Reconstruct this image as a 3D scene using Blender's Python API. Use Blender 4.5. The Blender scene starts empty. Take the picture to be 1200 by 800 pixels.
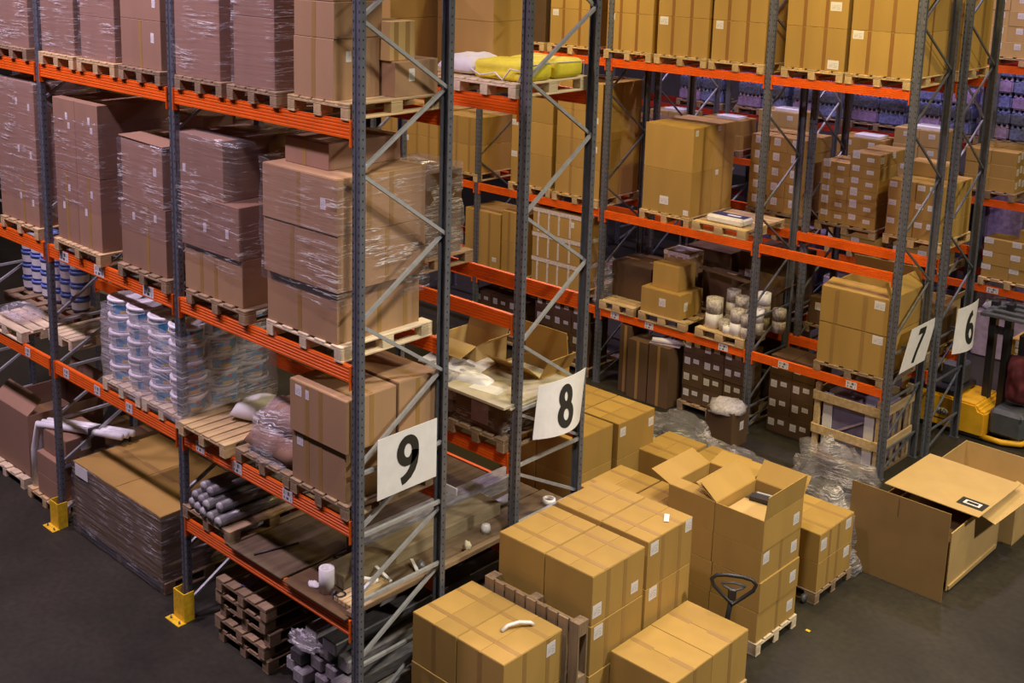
import bpy, bmesh, math, random
from mathutils import Vector, Matrix, noise as mnoise

random.seed(7)
sc = bpy.context.scene
col = sc.collection

# ------------------------------------------------------------------ camera
F_PX, PPX, PPY = 1403.53, 501.99, 201.28
CAM = Vector((7.3642, -6.4607, 7.392))
YAW, PITCH, ROLL = 0.7783, 0.2011, 0.0144
fw = Vector((-math.cos(YAW) * math.cos(PITCH), math.sin(YAW) * math.cos(PITCH), -math.sin(PITCH)))
rt = Vector((math.sin(YAW), math.cos(YAW), 0.0))
up = rt.cross(fw)
rt2 = rt * math.cos(ROLL) + up * math.sin(ROLL)
up2 = up * math.cos(ROLL) - rt * math.sin(ROLL)
cam_data = bpy.data.cameras.new('camera')
cam_data.sensor_width = 36.0
cam_data.lens = F_PX / 1200.0 * 36.0
cam_data.shift_x = (600.0 - PPX) / 1200.0
cam_data.shift_y = -(400.0 - PPY) / 1200.0
cam_data.clip_end = 200.0
cam = bpy.data.objects.new('camera', cam_data)
col.objects.link(cam)
m = Matrix.Identity(4)
for i in range(3):
    m[i][0], m[i][1], m[i][2], m[i][3] = rt2[i], up2[i], -fw[i], CAM[i]
cam.matrix_world = m
sc.camera = cam

# ------------------------------------------------------------------ world, lamps, exposure
world = bpy.data.worlds.new('world')
sc.world = world
world.use_nodes = True
bg = world.node_tree.nodes['Background']
bg.inputs['Color'].default_value = (0.80, 0.72, 0.66, 1)
bg.inputs['Strength'].default_value = 0.015
sc.view_settings.view_transform = 'Standard'
sc.view_settings.look = 'None'
sc.view_settings.gamma = 1.0
sc.view_settings.use_curve_mapping = False
sc.view_settings.exposure = -0.34

WARM = (1.0, 0.76, 0.27)
WHITEW = (1.0, 0.84, 0.50)
NEUTRAL = (1.0, 0.91, 0.80)
COOL = (0.97, 0.76, 0.97)
VIOLET = (0.80, 0.62, 1.0)


def lamp(x, y, z, energy, colour, size=0.7, spread=165):
    ld = bpy.data.lights.new('unseen_overhead_lamp', 'AREA')
    ld.shape = 'DISK'
    ld.size = size
    ld.energy = energy
    ld.color = colour
    ld.spread = math.radians(spread)
    o = bpy.data.objects.new('unseen_overhead_lamp', ld)
    o.location = (x, y, z)
    col.objects.link(o)
    return o


# unseen lamps: cool over the left aisle, golden further in, near white added to brighten faces
for lx, en in ((-10.0, 680), (-5.0, 820), (0.0, 380)):
    lamp(lx, -3.8, 12.0, en, COOL)
lamp(3.4, 4.4, 12.0, 250, WHITEW, spread=120)
lamp(10.0, 5.5, 9.5, 1300, NEUTRAL)  # unseen, added to brighten the sides facing the cross-aisle
lamp(3.6, -0.4, 9.6, 350, NEUTRAL, spread=110)  # unseen, added to brighten the nearest rack end
lamp(7.5, 10.5, 12.0, 250, WHITEW)
for lx in (-9.5, -4.5, 0.2):
    lamp(lx, 6.8, 8.3, 175, WARM)
for lx in (-9.0, -4.5, 0.0):
    lamp(lx, 13.2, 12.0, 400, VIOLET)
lamp(5.0, 12.0, 12.0, 330, WARM)


# ------------------------------------------------------------------ materials
def new_mat(name):
    mt = bpy.data.materials.new(name)
    mt.use_nodes = True
    nt = mt.node_tree
    return mt, nt, nt.nodes, nt.links, nt.nodes['Principled BSDF']


def plain(name, colour, rough=0.6, metal=0.0, var=0.12, scale=6.0, bump=0.0, bscale=60.0, rnd=0.0, spec=0.5, stretch=(1, 1, 1)):
    """noise-varied paint, plastic, metal or board"""
    mt, nt, N, L, p = new_mat(name)
    tc = N.new('ShaderNodeTexCoord')
    mp = N.new('ShaderNodeMapping')
    mp.inputs['Scale'].default_value = stretch
    L.new(tc.outputs['Object'], mp.inputs['Vector'])
    nz = N.new('ShaderNodeTexNoise')
    nz.inputs['Scale'].default_value = scale
    nz.inputs['Detail'].default_value = 5
    L.new(mp.outputs['Vector'], nz.inputs['Vector'])
    mr = N.new('ShaderNodeMapRange')
    mr.inputs['From Min'].default_value = 0.3
    mr.inputs['From Max'].default_value = 0.7
    mr.inputs['To Min'].default_value = 1 - var
    mr.inputs['To Max'].default_value = 1 + var
    L.new(nz.outputs['Fac'], mr.inputs['Value'])
    val = mr.outputs['Result']
    if rnd:
        oi = N.new('ShaderNodeObjectInfo')
        m2 = N.new('ShaderNodeMapRange')
        m2.inputs['To Min'].default_value = 1 - rnd
        m2.inputs['To Max'].default_value = 1 + rnd
        L.new(oi.outputs['Random'], m2.inputs['Value'])
        mu = N.new('ShaderNodeMath')
        mu.operation = 'MULTIPLY'
        L.new(val, mu.inputs[0])
        L.new(m2.outputs['Result'], mu.inputs[1])
        val = mu.outputs[0]
    vm = N.new('ShaderNodeVectorMath')
    vm.operation = 'SCALE'
    vm.inputs[0].default_value = colour
    L.new(val, vm.inputs['Scale'])
    L.new(vm.outputs['Vector'], p.inputs['Base Color'])
    p.inputs['Roughness'].default_value = rough
    p.inputs['Metallic'].default_value = metal
    p.inputs['Specular IOR Level'].default_value = spec
    if bump:
        n2 = N.new('ShaderNodeTexNoise')
        n2.inputs['Scale'].default_value = bscale
        L.new(mp.outputs['Vector'], n2.inputs['Vector'])
        bp = N.new('ShaderNodeBump')
        bp.inputs['Strength'].default_value = bump
        bp.inputs['Distance'].default_value = 0.01
        L.new(n2.outputs['Fac'], bp.inputs['Height'])
        L.new(bp.outputs['Normal'], p.inputs['Normal'])
    return mt


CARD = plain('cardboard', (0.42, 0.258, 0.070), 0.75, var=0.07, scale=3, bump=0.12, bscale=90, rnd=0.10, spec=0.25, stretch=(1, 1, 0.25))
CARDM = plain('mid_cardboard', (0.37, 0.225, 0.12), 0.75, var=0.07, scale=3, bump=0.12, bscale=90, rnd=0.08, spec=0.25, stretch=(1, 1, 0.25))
CARDR = plain('reddish_cardboard', (0.30, 0.175, 0.115), 0.75, var=0.07, scale=3, bump=0.12, bscale=90, rnd=0.10, spec=0.25, stretch=(1, 1, 0.25))  # reddened: the cool aisle light's plum tint is put into the colour
CARDD = plain('dark_and_shaded_cardboard', (0.12, 0.07, 0.036), 0.78, var=0.08, scale=3, bump=0.12, bscale=90, rnd=0.12, spec=0.2)  # dark card, lowered further to carry the shade under the racks
CARDY = plain('pale_cardboard', (0.52, 0.35, 0.14), 0.75, var=0.06, scale=3, bump=0.12, bscale=90, rnd=0.06, spec=0.25)
TAPE = plain('brown_tape', (0.27, 0.13, 0.035), 0.35, var=0.05, scale=8)
TAPEW = plain('white_tape', (0.62, 0.55, 0.50), 0.35, var=0.25, scale=30)
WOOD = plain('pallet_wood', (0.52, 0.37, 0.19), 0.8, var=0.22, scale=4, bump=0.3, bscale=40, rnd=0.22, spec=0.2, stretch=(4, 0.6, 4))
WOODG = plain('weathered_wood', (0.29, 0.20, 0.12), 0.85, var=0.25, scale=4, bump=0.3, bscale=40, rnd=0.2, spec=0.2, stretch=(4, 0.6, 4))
WOODP = plain('pale_wood', (0.66, 0.54, 0.36), 0.8, var=0.18, scale=4, bump=0.3, bscale=40, rnd=0.12, spec=0.2, stretch=(4, 0.6, 4))
ORANGE = plain('orange_beam_paint', (0.80, 0.120, 0.006), 0.42, var=0.10, scale=5, spec=0.4)
REDPAINT = plain('dark_red_beam_paint', (0.42, 0.03, 0.012), 0.45, var=0.12, scale=5)
STEEL = plain('galvanised_steel', (0.165, 0.175, 0.205), 0.42, metal=0.4, var=0.16, scale=14)
STEELL = plain('bright_galvanised_brace', (0.42, 0.43, 0.45), 0.45, metal=0.3, var=0.12, scale=14)
STEELD = plain('dark_grey_steel', (0.10, 0.10, 0.115), 0.5, metal=0.2, var=0.15, scale=14)
HOLE = plain('punched_hole_black', (0.012, 0.012, 0.014), 0.8, var=0.05)
YELLOW = plain('yellow_guard_paint', (0.78, 0.48, 0.02), 0.5, var=0.2, scale=18)
TRUCKY = plain('truck_yellow_paint', (0.80, 0.42, 0.015), 0.45, var=0.12, scale=6)
BLACK = plain('black_plastic', (0.018, 0.018, 0.02), 0.4, var=0.2)
GREYP = plain('dark_grey_plastic', (0.07, 0.075, 0.08), 0.5, var=0.2)
WHITE = plain('white_plastic', (0.86, 0.85, 0.88), 0.35, var=0.06, scale=10)
PAPER = plain('white_paper', (0.74, 0.72, 0.70), 0.7, var=0.05, scale=12)
SIGNW = plain('sign_board_white', (0.80, 0.79, 0.80), 0.6, var=0.05, scale=9)
INK = plain('black_ink', (0.02, 0.018, 0.014), 0.7, var=0.1)
CREAM = plain('cream_board', (0.50, 0.44, 0.31), 0.7, var=0.14, scale=5)
BLUE = plain('blue_label', (0.08, 0.33, 0.62), 0.4, var=0.15, scale=20)
BLUED = plain('blue_plastic', (0.13, 0.20, 0.55), 0.4, var=0.2, scale=9)
REDL = plain('red_label', (0.55, 0.03, 0.04), 0.5, var=0.1)
OCHRE = plain('yellow_label', (0.75, 0.48, 0.12), 0.5, var=0.15)
YBAG = plain('yellow_fabric', (0.80, 0.68, 0.04), 0.7, var=0.12, scale=5, bump=0.4, bscale=25)
NAVY = plain('navy_print', (0.02, 0.02, 0.10), 0.5, var=0.1)
MAROON = plain('maroon_cloth', (0.09, 0.010, 0.016), 0.85, var=0.3, scale=9, bump=0.3, bscale=30)
GREEN = plain('green_strap', (0.02, 0.30, 0.20), 0.5, var=0.2)
FOAM = plain('grey_wrapped_profile', (0.34, 0.32, 0.33), 0.45, var=0.35, scale=16, stretch=(3, 0.5, 3), rnd=0.25)
DARKP = plain('dark_profile', (0.10, 0.095, 0.10), 0.35, var=0.4, scale=18, stretch=(3, 0.5, 3), rnd=0.3)
PURPLE = plain('purple_shrink_pack', (0.36, 0.27, 0.50), 0.3, var=0.3, scale=14, rnd=0.2)
LILAC = plain('lilac_wrapped_board', (0.36, 0.28, 0.36), 0.35, var=0.25, scale=7, rnd=0.15)
BOTTLE = plain('blue_bottle_plastic', (0.17, 0.20, 0.42), 0.25, var=0.4, scale=20)
BLUEPANEL = plain('violet_grey_panel', (0.20, 0.17, 0.27), 0.4, var=0.15)


def floor_mat():
    mt, nt, N, L, p = new_mat('polished_concrete')
    tc = N.new('ShaderNodeTexCoord')
    n1 = N.new('ShaderNodeTexNoise'); n1.inputs['Scale'].default_value = 0.55; n1.inputs['Detail'].default_value = 8
    n2 = N.new('ShaderNodeTexNoise'); n2.inputs['Scale'].default_value = 14; n2.inputs['Detail'].default_value = 6
    L.new(tc.outputs['Object'], n1.inputs['Vector']); L.new(tc.outputs['Object'], n2.inputs['Vector'])
    r = N.new('ShaderNodeValToRGB')
    r.color_ramp.elements[0].position = 0.32; r.color_ramp.elements[0].color = (0.014, 0.012, 0.0085, 1)
    r.color_ramp.elements[1].position = 0.70; r.color_ramp.elements[1].color = (0.042, 0.036, 0.026, 1)
    L.new(n1.outputs['Fac'], r.inputs['Fac'])
    mx = N.new('ShaderNodeMixRGB'); mx.blend_type = 'OVERLAY'; mx.inputs['Fac'].default_value = 0.5
    L.new(r.outputs['Color'], mx.inputs['Color1']); L.new(n2.outputs['Fac'], mx.inputs['Color2'])
    L.new(mx.outputs['Color'], p.inputs['Base Color'])
    p.inputs['Roughness'].default_value = 0.55
    p.inputs['Specular IOR Level'].default_value = 0.35
    return mt


def film_mat(name, lo, hi, scale, width=0.018, tint=(0.93, 0.90, 0.92)):
    """clear stretch film: transparent, with white diagonal folds that paint in its highlights"""
    mt, nt, N, L, p = new_mat(name)
    out = N['Material Output']
    tc = N.new('ShaderNodeTexCoord')
    mp = N.new('ShaderNodeMapping')
    mp.inputs['Scale'].default_value = (0.9, 0.9, 15.0)
    mp.inputs['Rotation'].default_value = (0.42, 0.42, 0.0)
    oi = N.new('ShaderNodeObjectInfo')
    sh = N.new('ShaderNodeVectorMath'); sh.operation = 'MULTIPLY_ADD'
    sh.inputs[1].default_value = (37.0, 23.0, 11.0)
    L.new(oi.outputs['Random'], sh.inputs[0]); L.new(tc.outputs['Object'], sh.inputs[2])
    L.new(sh.outputs['Vector'], mp.inputs['Vector'])
    nz = N.new('ShaderNodeTexNoise'); nz.inputs['Scale'].default_value = scale; nz.inputs['Detail'].default_value = 4
    nz.inputs['Roughness'].default_value = 0.6
    nz.inputs['Distortion'].default_value = 0.12
    L.new(mp.outputs['Vector'], nz.inputs['Vector'])
    # thin white folds with painted-in highlights: where the noise crosses its mean, only inside sparse patches
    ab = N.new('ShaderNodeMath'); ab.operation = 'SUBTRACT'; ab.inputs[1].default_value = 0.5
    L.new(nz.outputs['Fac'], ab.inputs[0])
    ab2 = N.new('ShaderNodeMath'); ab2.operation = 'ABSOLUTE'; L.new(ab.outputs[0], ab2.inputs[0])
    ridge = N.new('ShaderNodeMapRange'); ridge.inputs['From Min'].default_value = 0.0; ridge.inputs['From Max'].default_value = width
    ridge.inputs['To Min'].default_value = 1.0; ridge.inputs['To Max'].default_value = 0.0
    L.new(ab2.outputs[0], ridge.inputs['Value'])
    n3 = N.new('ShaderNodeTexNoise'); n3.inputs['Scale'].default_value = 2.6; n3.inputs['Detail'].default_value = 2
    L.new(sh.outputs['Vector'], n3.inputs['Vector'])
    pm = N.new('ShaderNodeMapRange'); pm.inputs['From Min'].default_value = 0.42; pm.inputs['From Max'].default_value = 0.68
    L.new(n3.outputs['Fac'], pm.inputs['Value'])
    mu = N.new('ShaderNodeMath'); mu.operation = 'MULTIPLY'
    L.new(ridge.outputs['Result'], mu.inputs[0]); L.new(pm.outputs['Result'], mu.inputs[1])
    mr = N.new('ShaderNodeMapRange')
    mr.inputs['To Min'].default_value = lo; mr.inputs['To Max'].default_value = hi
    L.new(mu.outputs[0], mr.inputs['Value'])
    bp = N.new('ShaderNodeBump'); bp.inputs['Strength'].default_value = 0.8; bp.inputs['Distance'].default_value = 0.035
    L.new(nz.outputs['Fac'], bp.inputs['Height'])
    p.inputs['Base Color'].default_value = (0.95, 0.93, 0.95, 1)
    p.inputs['Roughness'].default_value = 0.2
    p.inputs['Specular IOR Level'].default_value = 0.9
    L.new(bp.outputs['Normal'], p.inputs['Normal'])
    tr = N.new('ShaderNodeBsdfTransparent'); tr.inputs['Color'].default_value = (*tint, 1)
    ms = N.new('ShaderNodeMixShader')
    L.new(mr.outputs['Result'], ms.inputs['Fac'])
    L.new(tr.outputs[0], ms.inputs[1]); L.new(p.outputs[0], ms.inputs[2])
    L.new(ms.outputs[0], out.inputs['Surface'])
    return mt


def print_mat(name, big=False):
    """white sticker with rows of dark print and a bar code, in the sticker's own coordinates"""
    mt, nt, N, L, p = new_mat(name)
    tc = N.new('ShaderNodeTexCoord')
    sx = N.new('ShaderNodeSeparateXYZ'); L.new(tc.outputs['Generated'], sx.inputs['Vector'])

    def math_(op, a, b=None, c=None):
        n = N.new('ShaderNodeMath'); n.operation = op
        for i, v in enumerate((a, b, c)):
            if v is None: continue
            if isinstance(v, (int, float)): n.inputs[i].default_value = v
            else: L.new(v, n.inputs[i])
        return n.outputs[0]
    u, v = sx.outputs['X'], sx.outputs['Z']
    wn = N.new('ShaderNodeTexWhiteNoise'); wn.noise_dimensions = '2D'
    cb = N.new('ShaderNodeCombineXYZ')
    L.new(math_('FLOOR', math_('MULTIPLY', u, 26)), cb.inputs['X'])
    L.new(math_('FLOOR', math_('MULTIPLY', v, 2.0 if big else 11)), cb.inputs['Y'])
    L.new(cb.outputs[0], wn.inputs['Vector'])
    ink = math_('GREATER_THAN', wn.outputs['Value'], 0.45)
    fr = math_('FRACT', math_('MULTIPLY', v, 2.0 if big else 11))
    rows = math_('LESS_THAN', fr, 0.72 if big else 0.5)
    inx = math_('MULTIPLY', math_('GREATER_THAN', u, 0.12), math_('LESS_THAN', u, 0.88))
    iny = math_('MULTIPLY', math_('GREATER_THAN', v, 0.12), math_('LESS_THAN', v, 0.90 if big else 0.70))
    k = math_('MULTIPLY', math_('MULTIPLY', ink, rows), math_('MULTIPLY', inx, iny))
    mx = N.new('ShaderNodeMixRGB')
    L.new(math_('MULTIPLY', k, 0.9 if big else 0.55), mx.inputs['Fac'])
    mx.inputs['Color1'].default_value = (0.74, 0.71, 0.70, 1)
    mx.inputs['Color2'].default_value = (0.04, 0.035, 0.05, 1)
    L.new(mx.outputs[0], p.inputs['Base Color'])
    p.inputs['Roughness'].default_value = 0.55
    return mt


FLOOR = floor_mat()
FILM = film_mat('stretch_film', 0.045, 1.0, 1.2, 0.022)
FILMH = film_mat('crumpled_film', 0.11, 0.9, 2.2, 0.04)
FILML = film_mat('light_film', 0.03, 0.8, 1.2, 0.014)
FILMG = film_mat('grey_film', 0.10, 1.0, 1.2, 0.022, tint=(0.50, 0.48, 0.49))
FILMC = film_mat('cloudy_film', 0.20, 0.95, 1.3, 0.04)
LABEL = print_mat('printed_sticker')
RACKLABEL = print_mat('rack_location_label', True)
WALLM = plain('wall_panel_grey', (0.16, 0.14, 0.15), 0.8, var=0.08)


# ------------------------------------------------------------------ mesh helpers
def link(name, me, mat=None, parent=None, loc=(0, 0, 0), rot=(0, 0, 0), scale=(1, 1, 1)):
    if mat is not None and me is not None and hasattr(me, 'materials') and len(me.materials) == 0:
        me.materials.append(mat)
    o = bpy.data.objects.new(name, me)
    col.objects.link(o)
    o.location = loc
    o.rotation_euler = rot
    o.scale = scale
    if parent is not None:
        o.parent = parent
    if mat is not None and me is not None and len(me.materials) and me.materials[0] is not mat:
        o.material_slots[0].link = 'OBJECT'
        o.material_slots[0].material = mat
    return o


def tag(o, label, cat, group=None, kind=None):
    o['label'] = label
    o['category'] = cat
    if group: o['group'] = group
    if kind: o['kind'] = kind
    return o


def empty(name, loc=(0, 0, 0), rz=0.0):
    o = bpy.data.objects.new(name, None)
    o.empty_display_size = 0.1
    col.objects.link(o)
    o.location = loc
    o.rotation_euler = (0, 0, rz)
    return o


def mesh_from(bm, name, smooth=False):
    me = bpy.data.meshes.new(name)
    bm.to_mesh(me)
    bm.free()
    if smooth:
        for p in me.polygons: p.use_smooth = True
    return me


def bm_box(bm, x0, x1, y0, y1, z0, z1):
    vs = [bm.verts.new(v) for v in ((x0, y0, z0), (x1, y0, z0), (x1, y1, z0), (x0, y1, z0), (x0, y0, z1), (x1, y0, z1), (x1, y1, z1), (x0, y1, z1))]
    for f in ((0, 3, 2, 1), (4, 5, 6, 7), (0, 1, 5, 4), (1, 2, 6, 5), (2, 3, 7, 6), (3, 0, 4, 7)):
        bm.faces.new([vs[i] for i in f])
    return vs


_cache = {}


def box_mesh(w, d, h, bev=0.004):
    """box centred in x and y, standing on z = 0"""
    key = ('box', round(w, 3), round(d, 3), round(h, 3), bev)
    if key not in _cache:
        bm = bmesh.new()
        bm_box(bm, -w / 2, w / 2, -d / 2, d / 2, 0, h)
        if bev:
            bmesh.ops.bevel(bm, geom=list(bm.edges), offset=min(bev, w / 4, d / 4, h / 4), segments=1, affect='EDGES')
        _cache[key] = mesh_from(bm, 'box')
    return _cache[key]


def bar_mesh(p, q, r, n=8, square=False):
    """bar from p to q"""
    p, q = Vector(p), Vector(q)
    d = q - p
    bm = bmesh.new()
    n = 4 if square else n
    bmesh.ops.create_cone(bm, cap_ends=True, segments=n, radius1=r, radius2=r, depth=d.length)
    if square:
        bmesh.ops.rotate(bm, cent=(0, 0, 0), matrix=Matrix.Rotation(math.pi / 4, 3, 'Z'), verts=bm.verts)
    rotm = d.to_track_quat('Z', 'Y').to_matrix()
    for v in bm.verts: v.co = rotm @ v.co + (p + q) / 2
    return mesh_from(bm, 'bar', smooth=not square)


def tube_path(pts, r, n=8, closed=False, name='tube'):
    """round tube swept along points"""
    bm = bmesh.new()
    rings = []
    N_ = len(pts)
    pts = [Vector(p) for p in pts]
    for i, p in enumerate(pts):
        a = pts[(i - 1) % N_] if (closed or i > 0) else p
        b = pts[(i + 1) % N_] if (closed or i < N_ - 1) else p
        t = (b - a).normalized()
        qm = t.to_track_quat('Z', 'Y').to_matrix()
        rr = r[i] if isinstance(r, (list, tuple)) else r
        rings.append([bm.verts.new(p + qm @ Vector((rr * math.cos(2 * math.pi * k / n), rr * math.sin(2 * math.pi * k / n), 0))) for k in range(n)])
    rng = range(N_ if closed else N_ - 1)
    for i in rng:
        A, B = rings[i], rings[(i + 1) % N_]
        # align rings
        best = min(range(n), key=lambda s: sum((A[k].co - B[(k + s) % n].co).length for k in range(n)))
        for k in range(n):
            bm.faces.new((A[k], A[(k + 1) % n], B[(k + 1 + best) % n], B[(k + best) % n]))
    if not closed:
        bm.faces.new(rings[0][::-1]); bm.faces.new(rings[-1])
    bmesh.ops.recalc_face_normals(bm, faces=bm.faces)
    return mesh_from(bm, name, True)


def lathe(prof, n=20, name='lathe', cap=True):
    """surface of revolution about z from (r, z) pairs"""
    bm = bmesh.new()
    rings = [[bm.verts.new((r * math.cos(2 * math.pi * k / n), r * math.sin(2 * math.pi * k / n), z)) for k in range(n)] for r, z in prof]
    for A, B in zip(rings, rings[1:]):
        for k in range(n):
            bm.faces.new((A[k], A[(k + 1) % n], B[(k + 1) % n], B[k]))
    if cap:
        bm.faces.new(rings[0][::-1]); bm.faces.new(rings[-1])
    elif len(prof) > 2 and not (prof[0][0] < 1e-6 and prof[-1][0] < 1e-6):
        for k in range(n):
            bm.faces.new((rings[-1][k], rings[-1][(k + 1) % n], rings[0][(k + 1) % n], rings[0][k]))
    bmesh.ops.remove_doubles(bm, verts=bm.verts, dist=1e-6)
    bmesh.ops.recalc_face_normals(bm, faces=bm.faces)
    me = mesh_from(bm, name, True)
    return me


def sticker(parent, name, face, x, z, w, h, body, mat=None):
    """thin plate on a carton: face 'f' = -Y side, 's' = +X side, 't' = top"""
    W, D, H = body
    key = 'sticker'
    if key not in _cache:
        bm = bmesh.new()
        bm_box(bm, -0.5, 0.5, -1.0, 0.0, 0, 1)
        _cache[key] = mesh_from(bm, 'sticker')
    me = _cache[key]
    mat = mat or LABEL
    if len(me.materials) == 0: me.materials.append(LABEL)
    if face == 'f':
        return link(name, me, mat, parent, (x, -D / 2 - 0.0002, z), (0, 0, 0), (w, 0.0015, h))
    if face == 's':
        return link(name, me, mat, parent, (W / 2 + 0.0002, x, z), (0, 0, math.pi / 2), (w, 0.0015, h))
    return link(name, me, mat, parent, (x, z, H + 0.004), (-math.pi / 2, 0, 0), (w, 0.0015, h))


def strip(parent, name, x0, x1, y0, y1, z0, z1, mat):
    return link(name, box_mesh(x1 - x0, y1 - y0, z1 - z0, 0), mat, parent, ((x0 + x1) / 2, (y0 + y1) / 2, z0))


CARTONS = []


def carton(label, x1, y0, z, w, d, h, mat=None, top=None, labels=(), tapes=(), stape=(), rz=0.0, group=None, name='carton', tmat=None):
    """closed carton: x1 = right side, y0 = front; top = 'x' or 'y' is the run of the flap seam (None: top unseen);
    labels = (face, u, v, w, h) with u, v in 0..1 on that face; tapes = u positions of tape bands down the front, stape on the side"""
    mat = mat or CARD
    tmat = tmat or TAPEC
    o = link(name, box_mesh(w, d, h - (0.004 if top else 0)), mat, None, (x1 - w / 2, y0 + d / 2, z), (0, 0, rz))
    tag(o, label, 'carton', group)
    hb = h - (0.004 if top else 0)
    if top:
        g = 0.0035
        e = 0.003
        if top == 'x':
            for s in (-1, 1):
                ya, yb = (-d / 2 + e, -g) if s < 0 else (g, d / 2 - e)
                strip(o, 'flap', -w / 2 + e, w / 2 - e, ya, yb, hb, hb + 0.004, mat)
            strip(o, 'tape', -w / 2 + 0.01, -w / 2 + w * 0.36, -0.03, 0.03, hb + 0.0035, hb + 0.0052, TAPEC)
            strip(o, 'tape', w / 2 - w * 0.36, w / 2 - 0.01, -0.03, 0.03, hb + 0.0035, hb + 0.0052, TAPEC)
        else:
            for s in (-1, 1):
                xa, xb = (-w / 2 + e, -g) if s < 0 else (g, w / 2 - e)
                strip(o, 'flap', xa, xb, -d / 2 + e, d / 2 - e, hb, hb + 0.004, mat)
            for t in (-0.24, 0.24):
                strip(o, 'tape', -w / 2 + 0.004, w / 2 - 0.004, d * t - 0.026, d * t + 0.026, hb + 0.0035, hb + 0.0052, TAPEC)
    for u in tapes:
        strip(o, 'tape', -w / 2 + u * w - 0.026, -w / 2 + u * w + 0.026, -d / 2 - 0.0016, -d / 2 + 0.002, 0.004, hb - 0.004, tmat)
    for u in stape:
        strip(o, 'tape', w / 2 - 0.002, w / 2 + 0.0016, -d / 2 + u * d - 0.026, -d / 2 + u * d + 0.026, 0.004, hb - 0.004, tmat)
    for lb in labels:
        f, u, v, lw, lh = lb
        if f == 'f': sticker(o, 'shipping_label', 'f', -w / 2 + u * w, v * h, lw, lh, (w, d, h))
        elif f == 's': sticker(o, 'shipping_label', 's', -d / 2 + u * d, v * h, lw, lh, (w, d, h))
        else: sticker(o, 'shipping_label', 't', -w / 2 + u * w, -d / 2 + v * d, lw, lh, (w, d, h))
    CARTONS.append(o)
    return o


TAPEC = plain('carton_tape', (0.33, 0.19, 0.055), 0.62, var=0.05, scale=8)


def pallet(label, x1, y0, z, w=0.8, d=1.2, mat=None, rz=0.0, group=None, boards=5, along='y', skids=True):
    """timber pallet, deck boards running along y (or x): x1 = right edge, y0 = front edge"""
    mat = mat or WOOD
    o = empty('pallet', (x1 - w / 2, y0 + d / 2, z), rz)
    tag(o, label, 'pallet', group)
    if along == 'x':
        a, b_, r = d, w, math.pi / 2
    else:
        a, b_, r = w, d, 0.0
    # a = width across boards, b_ = board length; build in local frame rotated by r
    R = Matrix.Rotation(r, 3, 'Z')

    def piece(nm, cx, cy, cz, pw, pd, ph):
        c = R @ Vector((cx, cy, cz))
        link(nm, box_mesh(pw, pd, ph, 0.004), mat, o, c, (0, 0, r))
    n = boards
    bw = min(0.145, a / n * 0.86)
    gap = (a - bw) / (n - 1)
    for i in range(n):
        piece('deck_board', -a / 2 + bw / 2 + i * gap, 0, 0.122, bw, b_, 0.022)
    for yy in (-b_ / 2 + 0.07, 0, b_ / 2 - 0.07):
        piece('stringer_board', 0, yy, 0.1, a, 0.14, 0.022)
        for xx in (-a / 2 + 0.05, 0, a / 2 - 0.05):
            piece('block', xx, yy, 0.022, 0.1, 0.14, 0.078)
    for xx in (-a / 2 + 0.05, 0, a / 2 - 0.05):
        piece('bottom_board', xx, 0, 0.0, 0.1, b_, 0.022)
    return o


def wrap(label, x1, y0, z, w, d, h, mat=None, top=True, amp=0.008, nz=14, taper=0.0, name='stretch_film', group=None, slant=0.0):
    """film wound around a load, a wavy shell a little larger than the load"""
    mat = mat or FILM
    off = 0.012
    X, Yh = w / 2 + off, d / 2 + off
    bm = bmesh.new()
    nx, ny = 10, 10
    per = [(-X + 2 * X * i / nx, -Yh) for i in range(nx)] + [(X, -Yh + 2 * Yh * i / ny) for i in range(ny)] + [(X - 2 * X * i / nx, Yh) for i in range(nx)] + [(-X, Yh - 2 * Yh * i / ny) for i in range(ny)]
    seed = random.random() * 50
    rings = []
    for j in range(nz + 1):
        zz = h * j / nz
        k = 1.0 - taper * (j / nz)
        ring = []
        for (px, py) in per:
            nn = mnoise.noise(Vector((px * 2.5 + seed, py * 2.5, zz * 7 + (px + py) * 2.2)))
            f = 1 + (amp * (0.4 + nn)) / max(X, Yh)
            dz = slant * px if j == 0 else 0
            if j == nz and not top: dz = slant * px + 0.03 * nn
            ring.append(bm.verts.new((px * k * f, py * k * f, zz + dz)))
        rings.append(ring)
    n = len(per)
    for A, B in zip(rings, rings[1:]):
        for i in range(n): bm.faces.new((A[i], A[(i + 1) % n], B[(i + 1) % n], B[i]))
    if top:
        c = bm.verts.new((0, 0, h + 0.006))
        for i in range(n): bm.faces.new((rings[-1][i], rings[-1][(i + 1) % n], c))
    me = mesh_from(bm, 'film', True)
    o = link(name, me, mat, None, (x1 - w / 2, y0 + d / 2, z))
    return tag(o, label, 'plastic film', group)


def heap(label, cx, cy, z, rx, ry, h, mat, cat='plastic film', name='film_heap', seed=0, rough=0.35, sub=4, group=None, freq=2.6, rz=0.0):
    """crumpled heap: the upper half of a noisy blob, flat on the floor"""
    bm = bmesh.new()
    bmesh.ops.create_icosphere(bm, subdivisions=sub, radius=1.0)
    for v in bm.verts:
        n1 = mnoise.noise(v.co * freq + Vector((seed, 0, 0)))
        n2 = mnoise.noise(v.co * freq * 3 + Vector((0, seed, 0)))
        k = 1 + rough * n1 + rough * 0.45 * n2
        co = v.co * k
        v.co = Vector((co.x * rx, co.y * ry, max(co.z, -0.05) * h))
    me = mesh_from(bm, 'heap', True)
    mn = min(v.co.z for v in me.vertices)
    o = link(name, me, mat, None, (cx, cy, z - mn), (0, 0, rz))
    return tag(o, label, cat, group)


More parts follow.
